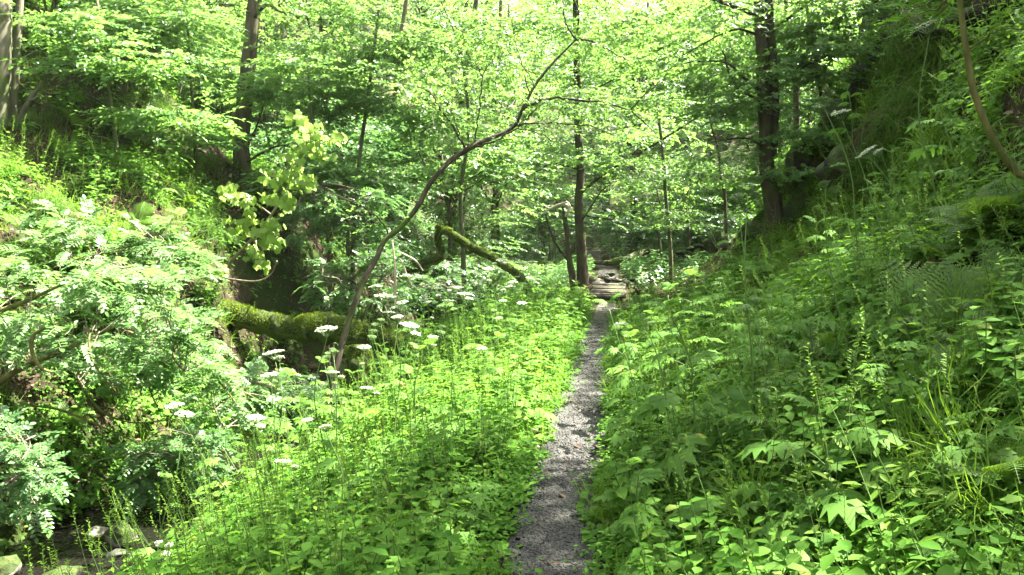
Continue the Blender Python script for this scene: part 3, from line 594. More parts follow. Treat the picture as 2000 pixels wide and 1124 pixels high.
mossy('crooked_limb', 'elbow shaped mossy limb left of the arching trunk', [(780, 536, 16.8, 22), (805, 526, 16.8, 20), (830, 515, 16.9, 19), (852, 508, 16.9, 17), (862, 494, 17, 14), (856, 474, 17, 13), (857, 456, 17, 14), (870, 450, 17, 12), (884, 452, 17, 9)], 6, n=3000, size=.025)
mossy('fallen_limb', 'low mossy limb dipping to the water below the arching trunk', [(880, 588, 17, 12), (900, 592, 16.9, 18), (925, 602, 16.8, 20), (950, 610, 16.7, 14)], 9, n=1200, size=.025)
mossy('fallen_log', 'dark log lying across the valley floor beyond the footbridge', [(1160, 513, 26, 8), (1185, 514, 26, 11), (1215, 509, 26, 12), (1245, 498, 26.4, 12), (1275, 488, 27, 11)], 12, n=500, m=M_barkdark)

# dead twigs by the stream
for k, rows in enumerate([[(771, 600, 12.6, 4), (772, 560, 12.6, 5), (771, 515, 12.6, 5), (766, 470, 12.7, 3)], [(805, 560, 13, 4), (795, 540, 13, 4), (786, 515, 13, 4), (780, 505, 13, 3)],
                          [(826, 530, 13.2, 3), (812, 510, 13.2, 4), (790, 498, 13.2, 4), (775, 490, 13.2, 2)], [(840, 556, 13, 3), (860, 556, 13, 3), (878, 563, 13, 2)]]):
    traced('dead_twig', ['pale upright bare twig beside the leaning sapling', 'short pale twig bent left, beside the tallest bare twig', 'pale twig slanting down to the right below the elbow shaped limb', 'pale twig lying flat above the umbels near the stream'][k], 'twig', rows, (), (), M_pale, part='twig', seed=70 + k, into=None, sides=5, bumpy=0)

# ------------------------------------------------------------------ leafy shrubs of the left foreground
def pinnate(rg, L=.21, pairs=6, size=.058, leaf=None):
    mb = MB(); leaf = leaf or leaf_simple(.28, .03, .12)
    P = np.array([(0, t * L, .02 * math.sin(t * 3) - .25 * L * t * t) for t in np.linspace(0, 1, 5)]); ribbon(mb, P, .0016, 1)
    t = np.repeat(np.linspace(.22, .92, pairs), 2); sd = np.tile([-1, 1], pairs); n = len(t)
    pos = np.stack([0 * t, t * L, .02 * np.sin(t * 3) - .25 * L * t * t], -1); f = np.stack([sd * 1.0, .45 + 0 * t, rg.normal(-.1, .12, n)], -1)
    mb.put(leaf, pos, frames(f, np.stack([rg.normal(0, .15, n), rg.normal(0, .15, n), np.ones(n)], -1)), size * (1 - .35 * np.abs(t - .5)) * rg.uniform(.9, 1.1, n))
    mb.put(leaf, P[-1:], frames(np.array([[0, 1, -.3]]), np.array([[0, 0, 1.]])), [size]); return mb.tmpl()
PIN = [pinnate(rg) for _ in range(4)]
def pinnate_shrub(name, label, rows_list, clumps, seed, leafm=M_rowan, barkm=M_yell, sc=1.0, group=None, per=6):
    """arched stems traced, then leaf clumps at (column, row, distance) hung on the nearest stem"""
    rg = np.random.default_rng(seed); b = at(*rows_list[0][0][:3]); root = thing(name, label, 'shrub', b, group); b = np.array(root.location); A = []
    mb = MB()
    for rows in rows_list:
        P = spline([at(c, r, d) for c, r, d, w in rows], 6) - b; rr = np.interp(np.linspace(0, len(rows) - 1, len(P)), np.arange(len(rows)), [w / F * d / 2 for c, r, d, w in rows])
        tube(mb, P, rr, 7, .05, seed); A.append(P)
    obj('stems', mb, barkm, root, True); A = np.concatenate(A)
    tw = MB(); lf = MB(); C = np.array([at(*c) for c in clumps]) - b
    for c in C:
        d = np.linalg.norm(A - c, axis=1) + rg.uniform(0, .3, len(A)); a = A[np.argmin(d)]; mid = (a + c) / 2 + np.array([0, 0, .08]) + rg.normal(0, .05, 3)
        q = spline([a, mid, c], 4); tube(tw, q, np.linspace(.006, .0025, len(q)), 4, 0, cap=False)
        n = per + rg.integers(-1, 3); az = rg.uniform(0, 6.28, n); out = dirs(az, rg.normal(.05, .3, n)) + unit(c - a) * .5
        P = c + rg.normal(0, .03, (n, 3)); M = frames(out, np.stack([rg.normal(.15, .3, n), rg.normal(-.1, .3, n), np.ones(n)], -1)); kk = rg.integers(0, 4, n)
        for i in range(4): lf.put(PIN[i], P[kk == i], M[kk == i], sc * rg.uniform(.75, 1.2, (kk == i).sum()))
    obj('twigs', tw, M_twig, root, True); obj('foliage', lf, [leafm, M_twig], root); return root
def blob(rg, n, c0, c1, r_lo, r_hi, d0, d1):
    """clump places between two outline curves"""
    c = rg.uniform(c0, c1, n); lo = np.interp(c, *zip(*r_lo)); hi = np.interp(c, *zip(*r_hi)); t = rg.beta(1.1, 1.2, n)
    d = rg.uniform(d0, d1, n); return [(a, b_, e) for a, b_, e in zip(c, lo + (hi - lo) * t, d)]
rgx = np.random.default_rng(77)
pinnate_shrub('rowan_shrub', 'big pale leaved shrub with arching olive stems, filling the left foreground over the stream',
    [[(-120, 830, 6.8, 22), (0, 745, 6.8, 13), (60, 712, 6.8, 11), (130, 682, 6.9, 9), (220, 640, 7, 6), (330, 600, 7.1, 4), (430, 640, 7.1, 3)], [(-120, 700, 6.6, 14), (-20, 620, 6.6, 11), (60, 585, 6.6, 8), (150, 545, 6.7, 5), (260, 520, 6.9, 3)],
     [(90, 640, 6.2, 4), (66, 655, 6.2, 8), (62, 685, 6.2, 8), (80, 718, 6.2, 6), (110, 730, 6.3, 3)], [(175, 640, 6.5, 3), (175, 690, 6.4, 6), (190, 720, 6.4, 4), (230, 770, 6.5, 3)], [(340, 660, 6.8, 2), (340, 700, 6.7, 5), (360, 726, 6.7, 3)]],
    blob(rgx, 92, -40, 430, [(-40, 520), (150, 520), (300, 520), (380, 590), (430, 690)], [(-40, 720), (200, 720), (350, 760), (430, 740)], 6.3, 7.6), 61)
pinnate_shrub('rowan_shrub', 'dull green pinnate shrub dropping thin shoots over the water right of the big pale shrub',
    [[(-100, 860, 7.2, 12), (0, 800, 7.2, 4), (100, 797, 7.2, 5), (190, 830, 7.2, 4), (275, 868, 7.2, 2)], [(150, 740, 7.4, 6), (170, 770, 7.4, 5), (205, 808, 7.4, 4), (260, 826, 7.4, 3), (330, 820, 7.4, 2)], [(270, 700, 7.6, 4), (285, 740, 7.6, 4), (300, 780, 7.6, 3), (310, 800, 7.6, 2)],
     [(405, 720, 7.6, 4), (412, 760, 7.6, 4), (420, 800, 7.6, 3), (440, 840, 7.6, 2)], [(415, 730, 7.5, 4), (440, 760, 7.5, 4), (470, 800, 7.5, 2)], [(230, 640, 7.6, 5), (330, 680, 7.6, 4), (430, 740, 7.6, 3), (520, 790, 7.6, 2)]],
    blob(rgx, 64, 120, 540, [(120, 660), (380, 660), (450, 710), (540, 790)], [(120, 730), (250, 780), (400, 815), (560, 850)], 7.0, 8.3), 62, sc=.95)
pinnate_shrub('rowan_shrub', 'sunlit pinnate shrub on the left bank below the bare earth',
    [[(-60, 600, 9, 10), (60, 540, 9, 7), (180, 500, 9, 5), (300, 480, 9, 3)], [(120, 560, 9.3, 6), (260, 520, 9.3, 5), (380, 520, 9.3, 3)]],
    blob(rgx, 90, -20, 400, [(-20, 400), (100, 420), (250, 450), (330, 430), (400, 500)], [(-20, 560), (200, 580), (400, 560)], 8.4, 10.2), 63, sc=1.1)
pinnate_shrub('rowan_shrub', 'bright white sunlit shoot on top of the left foreground leaves',
    [[(260, 560, 8.6, 5), (290, 500, 8.6, 4), (320, 440, 8.6, 3)]], blob(rgx, 16, 255, 345, [(255, 470), (345, 415)], [(255, 520), (345, 460)], 8.4, 8.9), 64)
pinnate_shrub('rowan_shrub', 'leafy seedling at the bottom left edge above the pale rock',
    [[(-30, 980, 6, 8), (0, 900, 5.8, 6), (40, 860, 5.7, 3)], [(-20, 960, 6, 6), (40, 940, 5.8, 4), (80, 920, 5.8, 3)]], blob(rgx, 34, -20, 90, [(-20, 790), (90, 900)], [(-20, 1020), (90, 1000)], 5.4, 6.3), 65, leafm=M_hazel, sc=.8)
# pinnate twig hanging by the curved sapling, upper right
pinnate_shrub('rowan_bough', 'yellow-green pinnate bough hanging beside the curved sapling, upper right', [[(1900, -60, 4.9, 6), (1860, 0, 4.9, 4), (1830, 30, 4.9, 3), (1790, 50, 4.9, 2)]],
    [(1800, 10, 4.9), (1790, 45, 4.9), (1830, 25, 4.95), (1860, 5, 4.9), (1770, 30, 4.9), (1850, -30, 4.9), (1815, -25, 4.9)], 66, leafm=M_herb, sc=.62, per=4)
# trailing bank shrubs beyond the log and along the left bank
for k, (lab, c0, c1, lo, hi, d0, d1, n, base) in enumerate([
    ('green shrub beside the log, right of the dark hollow', 610, 780, [(610, 520), (780, 480)], [(610, 590), (780, 620)], 12.9, 14.2, 55, (700, 640, 13.6)),
    ('low shrub under the thick mossy log', 430, 640, [(430, 725), (640, 745)], [(430, 780), (640, 820)], 9.6, 11.4, 50, (520, 760, 10.6)),
    ('shrub on the far stream bank beneath the elbow shaped limb', 800, 930, [(800, 540), (930, 530)], [(800, 600), (930, 600)], 15, 17, 45, (860, 600, 16)),
    ('dense shrub above the dark hollow behind the sycamore', 560, 780, [(560, 330), (780, 380)], [(560, 470), (780, 500)], 13.6, 16, 110, (680, 500, 15)),
    ('shaded shrub by the water left of the white umbels', 250, 420, [(250, 860), (420, 850)], [(250, 960), (420, 940)], 6.8, 7.8, 40, (330, 960, 7.4))]):
    rr_ = np.random.default_rng(90 + k)
    pinnate_shrub('bank_shrub', lab, [[(*base, 8), ((c0 + c1) / 2, (lo[0][1] + hi[0][1]) / 2, (d0 + d1) / 2, 5), (c0 + 20, lo[0][1] + 20, d0, 3)], [(*base, 6), (c1 - 20, lo[1][1] + 30, d1, 3)]], blob(rr_, n, c0, c1, lo, hi, d0, d1), 91 + k, leafm=M_hazel, barkm=M_bark2, sc=1.15)

# sycamore sapling with big translucent leaves
def sycamore():
    rg = np.random.default_rng(15); D = 11.6
    cl = [(583, 230), (610, 252), (589, 276), (619, 267), (661, 270), (592, 300), (567, 309), (631, 306), (522, 342), (570, 333), (580, 357), (601, 357), (437, 375), (468, 381), (489, 400), (519, 387), (540, 387), (561, 394),
          (462, 439), (492, 421), (522, 445), (543, 433), (513, 463), (543, 472), (498, 492), (510, 512), (428, 524), (452, 378), (604, 290), (480, 448), (528, 470), (560, 350)]
    stems = [[(420, 580, 12.7, 8), (445, 520, 12.4, 6), (495, 465, 12, 6), (530, 420, 11.9, 5), (565, 360, 11.8, 4), (590, 300, 11.7, 3), (605, 240, 11.6, 2)], [(530, 420, 11.9, 4), (495, 395, 11.8, 3), (450, 378, 11.7, 2)], [(500, 462, 12, 3), (470, 440, 11.9, 2)],
             [(590, 300, 11.7, 3), (630, 280, 11.6, 2), (665, 265, 11.6, 2)], [(500, 470, 12, 3), (500, 500, 11.9, 2)], [(440, 545, 12.5, 5), (500, 550, 12.2, 4), (530, 535, 12.1, 3), (541, 510, 12, 3)], [(495, 465, 12, 3), (540, 460, 11.8, 2)]]
    b = at(420, 590, 12.7); root = thing('sycamore_sapling', 'small sycamore with glowing yellow-green leaves against the dark bank', 'tree', b); b = np.array(root.location)
    mb = MB()
    for rows in stems:
        P = spline([at(c, r, d) for c, r, d, w in rows], 6) - b; tube(mb, P, np.interp(np.linspace(0, len(rows) - 1, len(P)), np.arange(len(rows)), [w / F * d / 2 for c, r, d, w in rows]), 6, 0)
    obj('stems', mb, M_twig, root, True); lf = MB()
    for c, r in cl:
        n = rg.integers(9, 14); P = at(c, r, D) - b + rg.normal(0, .055, (n, 3)) * [1.2, 1.8, 1.1]; az = rg.uniform(0, 6.28, n)
        f = np.stack([np.cos(az) * .5, np.sin(az) * .5, rg.uniform(-1.1, -.3, n)], -1); up = np.stack([rg.normal(.3, .5, n), rg.normal(-.5, .5, n), np.full(n, .8)], -1)
        lf.put(L_syc, P, frames(f, up), rg.uniform(.065, .105, n))
    obj('leaves', lf, M_syc, root)
sycamore()

# ------------------------------------------------------------------ rocks, footbridge
from mathutils import noise as mn
import bmesh
def rock(label, pos, size, seed, m, group=None, rz=0, flat=1.0, sink=.3, name='rock', sub=3, ang=.5):
    bm = bmesh.new(); bmesh.ops.create_icosphere(bm, subdivisions=sub, radius=1)
    off = Vector((seed * 3.7, seed * 1.3, seed * 2.1)); rg = random.Random(seed)
    planes = [(Vector((rg.uniform(-1, 1), rg.uniform(-1, 1), rg.uniform(-.6, 1))).normalized(), rg.uniform(.45, .8)) for _ in range(13)]
    for v in bm.verts:
        p = v.co.copy()
        for n, d in planes:
            k = p.dot(n)
            if k > d: p -= n * (k - d) * .97
        v.co = p + v.co * (.16 * mn.noise(v.co * 1.6 + off) + .07 * mn.noise(v.co * 5 + off) + .03 * mn.noise(v.co * 13 + off))
        v.co.x *= size[0]; v.co.y *= size[1]; v.co.z *= size[2]
    me = bpy.data.meshes.new(name); bm.to_mesh(me); bm.free(); me.materials.append(m)
    for p in me.polygons: p.use_smooth = True
    o = link(name, me); o.location = (float(pos[0]), float(pos[1]), float(pos[2]) + size[2] * (1 - 2 * sink)); o.rotation_euler = (rg.uniform(-.15, .15), rg.uniform(-.15, .15), rz or rg.uniform(0, 6.28))
    return tag(o, label, 'rock', group)
def find_ground(c, r, lo=1.6, hi=40):
    d = np.arange(lo, hi, .03); e = at(c, r, 1.0) - np.array([0, 0, EYE]); P = np.array([0, 0, EYE]) + e[None] * d[:, None]
    k = np.nonzero(P[:, 2] <= H(P[:, 0], P[:, 1]))[0]; return P[k[0]] if len(k) else P[-1]
def ground_at(c, d): x = (c - 1000) / F * d; return np.array([x, d, Hs(x, d)])
rock('pale sunlit rock lying in the stream at lower left', at(190, 1045, 6.3), (.15, .12, .06), 1, M_stonepale)
rock('long mossy boulder in the bottom left corner of the stream', at(110, 1135, 5.2), (.34, .22, .10), 2, M_stonedark, sink=.5)
rock('sunlit mossy boulder cut by the bottom left corner', at(0, 1120, 5.0), (.14, .16, .09), 3, M_stone)
rock('small mossy rock with ferns beside the pale stream rock', at(235, 1050, 6.2), (.16, .13, .11), 4, M_stone)
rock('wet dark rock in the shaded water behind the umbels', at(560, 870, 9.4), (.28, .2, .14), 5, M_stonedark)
rock('grey rock breaking the water right of the wet dark rock', at(586, 850, 9.7), (.16, .12, .1), 6, M_slate)
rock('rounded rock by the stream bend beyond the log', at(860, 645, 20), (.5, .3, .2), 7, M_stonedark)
rock('low stone in the sunlit stream beyond the log', at(800, 650, 19), (.35, .2, .15), 8, M_slate)
rs = []; rq = np.random.default_rng(4)
for k in range(26):
    y = 5.6 + 10 * (k / 26) ** 1.2; x = float(stream_x(y)) + rq.uniform(-.7, .7); s = rq.uniform(.06, .17)
    rs.append(rock('x', (x, y, WATER - .02), (s * 1.3, s, s * .55), 300 + k, [M_stonedark, M_stone, M_slate][k % 3], 'wet stones in the stream bed', sub=2))
rows_label(rs, 7, lambda o, i, r: f"small wet stone in the stream, {i} from left in its {r} row")
rk = np.random.default_rng(8); G = 'loose stones around the footbridge'
bridge_rocks = []
for k, (c, r, d, w, h) in enumerate([(1138, 560, 19.7, 34, 20), (1160, 575, 18.9, 40, 24), (1168, 552, 20.6, 34, 18), (1185, 545, 21, 30, 16), (1140, 582, 18.4, 30, 22), (1205, 545, 21.5, 30, 12), (1225, 552, 20.5, 26, 14), (1237, 575, 18.6, 18, 12), (1232, 590, 17.6, 14, 9), (1125, 590, 18, 26, 16),
                                      (1150, 545, 21.5, 26, 14), (1180, 558, 20.3, 26, 12), (1215, 562, 20.4, 22, 10), (1232, 562, 19.6, 20, 22), (1176, 536, 22.5, 26, 12), (1195, 530, 23.5, 22, 10), (1128, 572, 19, 22, 15), (1244, 566, 19.2, 24, 12)]):
    s = d / F / 2; p = at(c, r, d); g = Hs(p[0], p[1]); bridge_rocks.append(rock('x', (p[0], p[1], max(min(p[2], g + .15), g) - h * s * .6), (w * s, w * s * .8, h * s * 1.15), 20 + k, [M_stone, M_stonepale, M_stonedark][[0, 0, 1, 2, 0, 1][k % 6]], G, flat=1))
rows_label(bridge_rocks, 9, lambda o, i, r: f"loose stone by the footbridge, {i} from left in the {['nearer', 'farther'][ORD.index(r)]} group")
# tumbled mossy wall on the right beyond the bridge
wall = []
for k in range(56):
    t = (k % 19) / 18; tier = k // 19; p = find_ground(1240 + 190 * t + rk.uniform(-5, 5), 545 - 70 * t - tier * 9 + rk.uniform(-3, 3), 12, 24); s = rk.uniform(.08, .2)
    wall.append(rock('x', (p[0], p[1], p[2] - .02), (s * 1.5, s, s * .55), 60 + k, [M_stonedark, M_stone, M_stonedark, M_stone][k % 4], 'stones of the tumbled bank right of the footbridge', sub=2))
rows_label(wall, 14, lambda o, i, r: f"dark mossy stone of the tumbled bank, {i} from left in its {r} row")
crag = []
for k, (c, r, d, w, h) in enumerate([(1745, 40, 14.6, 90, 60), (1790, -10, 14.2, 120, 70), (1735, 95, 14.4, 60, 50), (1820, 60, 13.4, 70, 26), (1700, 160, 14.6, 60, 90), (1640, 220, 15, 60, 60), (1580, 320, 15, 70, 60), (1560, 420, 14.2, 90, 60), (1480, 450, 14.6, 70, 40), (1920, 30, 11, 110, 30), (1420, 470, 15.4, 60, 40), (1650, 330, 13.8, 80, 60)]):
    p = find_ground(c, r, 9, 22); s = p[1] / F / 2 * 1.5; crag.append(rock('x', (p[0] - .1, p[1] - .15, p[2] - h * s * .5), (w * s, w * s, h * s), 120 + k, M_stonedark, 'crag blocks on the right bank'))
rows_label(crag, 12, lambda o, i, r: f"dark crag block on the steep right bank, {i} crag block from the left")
# footbridge
y0, y1 = 18.2, 20.4; xa, xb = path_x(y0), path_x(y1); fb = thing('footbridge', 'short wooden plank footbridge across the side gully on the path', 'footbridge', (float(xa + xb) / 2, (y0 + y1) / 2, .09)); fb.rotation_euler = (math.atan2(.15, y1 - y0), 0, 0)
def box(mb, c, s, rz=0, j=0):
    v = np.array([(a, b, e) for e in (-1, 1) for a, b in ((-1, -1), (1, -1), (1, 1), (-1, 1))], float) * np.array(s) / 2
    if j: v += np.random.default_rng(int(abs(c[1]) * 100) + 3).normal(0, j, v.shape)
    M = np.array([[math.cos(rz), -math.sin(rz), 0], [math.sin(rz), math.cos(rz), 0], [0, 0, 1]]); mb.add(v @ M.T + np.array(c), [(3, 2, 1, 0), (4, 5, 6, 7), (0, 1, 5, 4), (1, 2, 6, 5), (2, 3, 7, 6), (3, 0, 4, 7)])
az_ = -math.atan2(xb - xa, y1 - y0)
for k in range(11):
    mb = MB(); t = ((k + .5) / 11 - .5) * 1.08; box(mb, (t * (xb - xa), t * (y1 - y0), .06 + .008 * math.sin(k * 2.3)), (.82 + .03 * math.sin(k * 5), .155, .045), az_, .004); obj('plank', mb, M_plank, fb)
for sd in (-1, 1): mb = MB(); box(mb, (sd * .3, 0, -.04), (.1, 2.1, .12), az_, .004); obj('beam', mb, M_barkdark, fb)

# ------------------------------------------------------------------ hogweeds
def umbel(rg, r=.07, up=.05, dense=1.0):
    """rays and a dome of small flower discs; returns (rays template, florets template)"""
    n = 17; mr = MB(); mf = MB(); fl = MB()
    for ring, cnt in ((0, 1), (.5, 6), (.9, 11)):
        for i in range(cnt):
            a = i / cnt * 6.283 + ring * 3 + rg.normal(0, .1); rr = ring * r * rg.uniform(.9, 1.08); top = np.array([math.cos(a) * rr, math.sin(a) * rr, up + .012 * (1 - ring ** 2) + rg.normal(0, .002)])
            tube(mr, np.array([(0, 0, 0), top * .5 + np.array([0, 0, -.004]), top]), .0011, 3, cap=False)
            k = 14; th = rg.uniform(0, 6.28, k); q = np.sqrt(rg.random(k)) * r * .23; P = top + np.stack([np.cos(th) * q, np.sin(th) * q, rg.normal(.003, .003, k)], -1)
            up_ = np.stack([rg.normal(0, .35, k), rg.normal(0, .35, k), np.ones(k)], -1); aa = rg.uniform(0, 6.28, k)
            mf.put(FLO, P, frames(np.stack([np.cos(aa), np.sin(aa), 0 * aa], -1), up_), rg.uniform(.8, 1.25, k) * r * .13 * dense)
    return mr, mf
_f = MB(); _f.add([(-.5, -.5, 0), (.5, -.5, 0), (.6, .5, .1), (-.6, .5, .1)], [(0, 1, 2, 3)]); FLO = _f.tmpl()
rg = np.random.default_rng(5)
UMB = []
for r_ in (.052, .066, .034):
    a, b_ = umbel(rg, r_, r_ * .75); UMB.append((a.mesh('umbel_rays', [M_stem]), b_.mesh('umbel_florets', [M_umbel])))
a, b_ = umbel(rg, .035, .03, .8); UMB.append((a.mesh('umbel_rays', [M_stem]), b_.mesh('umbel_buds', [M_stem])))
def hog_leaf(rg, L=.3):
    mb = MB(); pet = L * .55; P = np.array([(0, t * L, .35 * L * math.sin(t * 2.2) - .12 * L * t * t) for t in np.linspace(0, 1, 6)]); tube(mb, P, np.linspace(.0035, .0012, 6), 4, m=1, cap=False)
    for t, sz in ((.5, .42), (.78, .5)):
        p = np.array([0, t * L, .35 * L * math.sin(t * 2.2) - .12 * L * t * t])
        for sd in (-1, 1): mb.put(L_hog, p[None], frames(np.array([[sd * 1., .45 + rg.normal(0, .1), rg.normal(-.1, .12)]]), np.array([[rg.normal(0, .15), rg.normal(0, .15), 1.]])), [L * sz])
    mb.put(L_hog, P[-1:], frames(np.array([[0, 1, -.35]]), np.array([[0, .2, 1.]])), [L * .66]); return mb.mesh('hogweed_leaf', [M_hog, M_stem])
HL = [hog_leaf(rg, l) for l in (.24, .30, .36, .2)]
def make_hog(seed, h, flowers, leaves=5, r0=.006, lsc=1.0):
    rg = np.random.default_rng(seed); root = thing('hogweed', 'x', 'plant')
    P = spline([(0, 0, -.06), (rg.normal(0, .02), rg.normal(0, .02), h * .35), (rg.normal(0, .03), rg.normal(0, .03), h * .7), (rg.normal(0, .04), rg.normal(0, .04), h)], 5)
    mb = MB(); tube(mb, P, np.linspace(r0, r0 * .45, len(P)), 6, 0)
    tops = []
    if flowers: tops.append((P[-1], flowers[0]))
    for k in range(1, len(flowers) if flowers else 0):
        z = .6 + .14 * k; i = int(z * (len(P) - 1)); a = rg.uniform(0, 6.28); e = P[i] + np.array([math.cos(a) * .11, math.sin(a) * .11, h * (.93 - z) * .8 + .06]); q = spline([P[i], P[i] * .4 + e * .6 + np.array([0, 0, -.02]), e], 4)
        tube(mb, q, np.linspace(r0 * .5, r0 * .3, len(q)), 5, 0); tops.append((e, flowers[k]))
    obj('stem', mb, M_stem, root, True)
    for k in range(leaves):
        z = .12 + .72 * k / leaves + rg.uniform(0, .06); i = int(z * (len(P) - 1)); l = link('leaf', HL[rg.integers(0, 4)] if k else HL[2], root, tuple(P[i]))
        s = (1.15 - .55 * z) * lsc; l.scale = (s, s, s); l.rotation_euler = (rg.uniform(.0, .35), rg.normal(0, .15), k * 2.4 + rg.normal(0, .4))
    if not flowers:
        for k in range(2): l = link('leaf', HL[3], root, tuple(P[-1])); l.scale = (.5,) * 3; l.rotation_euler = (.7, 0, k * 2.8 + rg.uniform(0, 1))
    for p, u in tops:
        c = link('umbel', UMB[u][0], root, tuple(p)); c.rotation_euler = (rg.normal(0, .12), rg.normal(0, .12), rg.uniform(0, 6)); link('florets', UMB[u][1], c)
    return root
HG = [make_hog(201, .85, [0, 3], 5, lsc=.85), make_hog(202, .95, [1, 2], 5, lsc=.85), make_hog(203, .8, [2], 4, lsc=.7), make_hog(204, .75, None, 6, lsc=.85), make_hog(205, .9, None, 7, lsc=.8), make_hog(206, .55, None, 5, lsc=.8), make_hog(207, 1.0, [3, 3], 6, lsc=.6), make_hog(208, .45, None, 6, lsc=.8),
      make_hog(209, 1.0, [0], 3, .0045, .4), make_hog(210, 1.0, [1, 2], 4, .0045, .4), make_hog(211, 1.2, [3, 3], 5, .005, .38)]
proto_used = set()
def put_hog(k, x, y, s, group, lean=(0, 0), z=None):
    o = HG[k] if k not in proto_used else copy_tree(HG[k]); proto_used.add(k)
    o.location = (x, y, Hs(x, y) if z is None else z); o.rotation_euler = (lean[0], lean[1], 0); o.scale = (s, s, s)
    q = o.rotation_euler.to_quaternion() @ Quaternion((0, 0, 1), rg.uniform(0, 6.28)); o.rotation_euler = q.to_euler(); o['group'] = group; return o
def hog_to(k, top, base, label, h0):
    """a hogweed whose stem runs from base to top (column, row, distance)"""
    b = at(*base); t = at(*top); g = Hs(b[0], b[1]); b[2] = min(b[2], g + .02); v = Vector(t - b); o = put_hog(k, b[0], b[1], v.length / h0, 'hogweeds singled out by their white or tall heads', z=b[2])
    o.rotation_euler = (Vector((0, 0, 1)).rotation_difference(v) @ Quaternion((0, 0, 1), rg.uniform(0, 6))).to_euler(); o['label'] = label; return o
hh = [.85, .95, .8, .75, .9, .55, 1.0, .45, 1.0, 1.0, 1.2]; slim = {0: 8, 1: 9, 2: 8, 6: 10, 4: 10}
HERO = [
    (1, (545, 915, 4.8), (560, 1160, 4.8), 'hogweed with a wide white umbel, left of the path near the bottom'),
    (0, (592, 832, 6.0), (600, 1010, 6), 'hogweed with a flat white umbel right of the dark pool'),
    (1, (498, 828, 5.8), (520, 1080, 5.8), 'hogweed with stacked white umbels left of the dark pool'),
    (0, (346, 828, 6.0), (300, 1090, 6), 'leftmost hogweed umbel, leaning right above the stream bank'),
    (1, (318, 1072, 4.2), (320, 1300, 4.2), 'lowest hogweed umbel at the bottom of the left stand'),
    (0, (790, 548, 10.5), (795, 760, 10.5), 'hogweed with the broadest far umbel right of the leaning sapling'),
    (2, (722, 570, 10.2), (740, 740, 10.2), 'hogweed umbel just right of the leaning sapling'),
    (2, (880, 530, 10.5), (895, 740, 10.6), 'tall thin hogweed with small umbel before the arching mossy trunk'),
    (0, (930, 692, 8.0), (935, 880, 8), 'hogweed with a white umbel in the bright middle of the stand'),
    (2, (862, 666, 8.4), (860, 850, 8.4), 'hogweed umbel left of the brightest one in the stand'),
    (1, (710, 770, 6.8), (715, 980, 6.8), 'hogweed with pale umbel at the left side of the bright stand'),
    (6, (745, 655, 7.4), (740, 930, 7.4), 'tall budding hogweed stem at the left of the bright stand'),
    (6, (655, 690, 8.2), (650, 900, 8.2), 'budding hogweed beside the foot of the leaning sapling'),
    (0, (1232, 645, 5.4), (1262, 850, 5.2), 'hogweed with a rounded white umbel at the right path edge'),
    (6, (1252, 588, 4.3), (1330, 980, 4.0), 'tall pale stemmed hogweed leaning left over the path edge'),
    (6, (1440, 380, 4.4), (1478, 800, 4.4), 'tallest hogweed standing upright before the twin trunked tree'),
    (4, (1478, 600, 4.0), (1500, 1000, 4.0), 'leafy hogweed in front of the tallest one'),
    (6, (1520, 760, 3.6), (1525, 1180, 3.5), 'dark stemmed hogweed with grey-green leaves, lower right'),
    (0, (1672, 228, 5.0), (1750, 560, 5.0), 'leaning hogweed with white umbel high on the right bank'),
    (6, (1630, 200, 5.2), (1690, 480, 5.2), 'yellowish budding hogweed left of the leaning white umbel'),
    (1, (1695, 315, 4.8), (1850, 560, 4.8), 'hogweed with ragged white umbel below the leaning one on the bank'),
    (2, (1768, 82, 5.4), (1860, 400, 5.4), 'highest white umbel on the right bank, below the crag'),
    (6, (545, 740, 7.2), (540, 980, 7.2), 'tall thin hogweed rising in front of the dark pool'),
    (6, (400, 850, 5.0), (410, 1150, 5.0), 'budding hogweed standing left of the stacked white umbels')]
for k, top, base, lab in HERO:
    hog_to(slim[k], top, base, lab, hh[slim[k]])
rg = np.random.default_rng(50)
def scatter_pts(n, y0, y1, fx, mind, tries=6000):
    out = []
    for _ in range(tries):
        if len(out) >= n: break
        y = math.sqrt(rg.uniform(y0 * y0, y1 * y1)); x = fx(y)
        if x is None or abs(x) > .66 * y + .3: continue
        if all((x - a) ** 2 + (y - b) ** 2 > mind * mind for a, b in out): out.append((x, y))
    return out
L1 = scatter_pts(150, 3.0, 16.5, lambda y: rg.uniform(stream_x(y) + .75, path_x(y) - .42), .2)
left = []; L1 = L1 + scatter_pts(38, 4.2, 12, lambda y: rg.uniform(stream_x(y) + 1.0, path_x(y) - .6), .3); ntall = len(L1) - 38
for q_, (x, y) in enumerate(L1):
    if any(abs(1000 + x / y * F - h[1][0]) < 40 and h[1][2] - 2.2 < y < h[1][2] + .1 for h in HERO if h[0] != 6): continue
    if (1000 + x / y * F < 420 and y < 5.6) or (1000 + x / y * F < 300 and y < 7): continue
    edge = path_x(y) - x < 1.0
    k = rg.choice([5, 7, 3]) if edge else rg.choice([2, 8, 3, 4, 8, 3, 4, 9, 3, 10, 9, 8])
    k = rg.choice([10, 8, 9, 8]) if q_ >= ntall else k
    left.append(put_hog(k, x, y, (1.15 if q_ >= ntall else 1) * rg.uniform(.85, 1.15) * (1 if not edge else .75), 'hogweeds of the sunlit stand left of the path', (rg.normal(0, .07), rg.normal(0, .07))))
ORD += ['seventeenth', 'eighteenth', 'nineteenth', 'twentieth']; rows_label(left, 18, lambda o, i, r: f"leafy hogweed of the left stand, {i} from left in its {r} row")
R1 = scatter_pts(62, 3.3, 11.5, lambda y: path_x(y) + rg.uniform(.42, 4.2), .32)
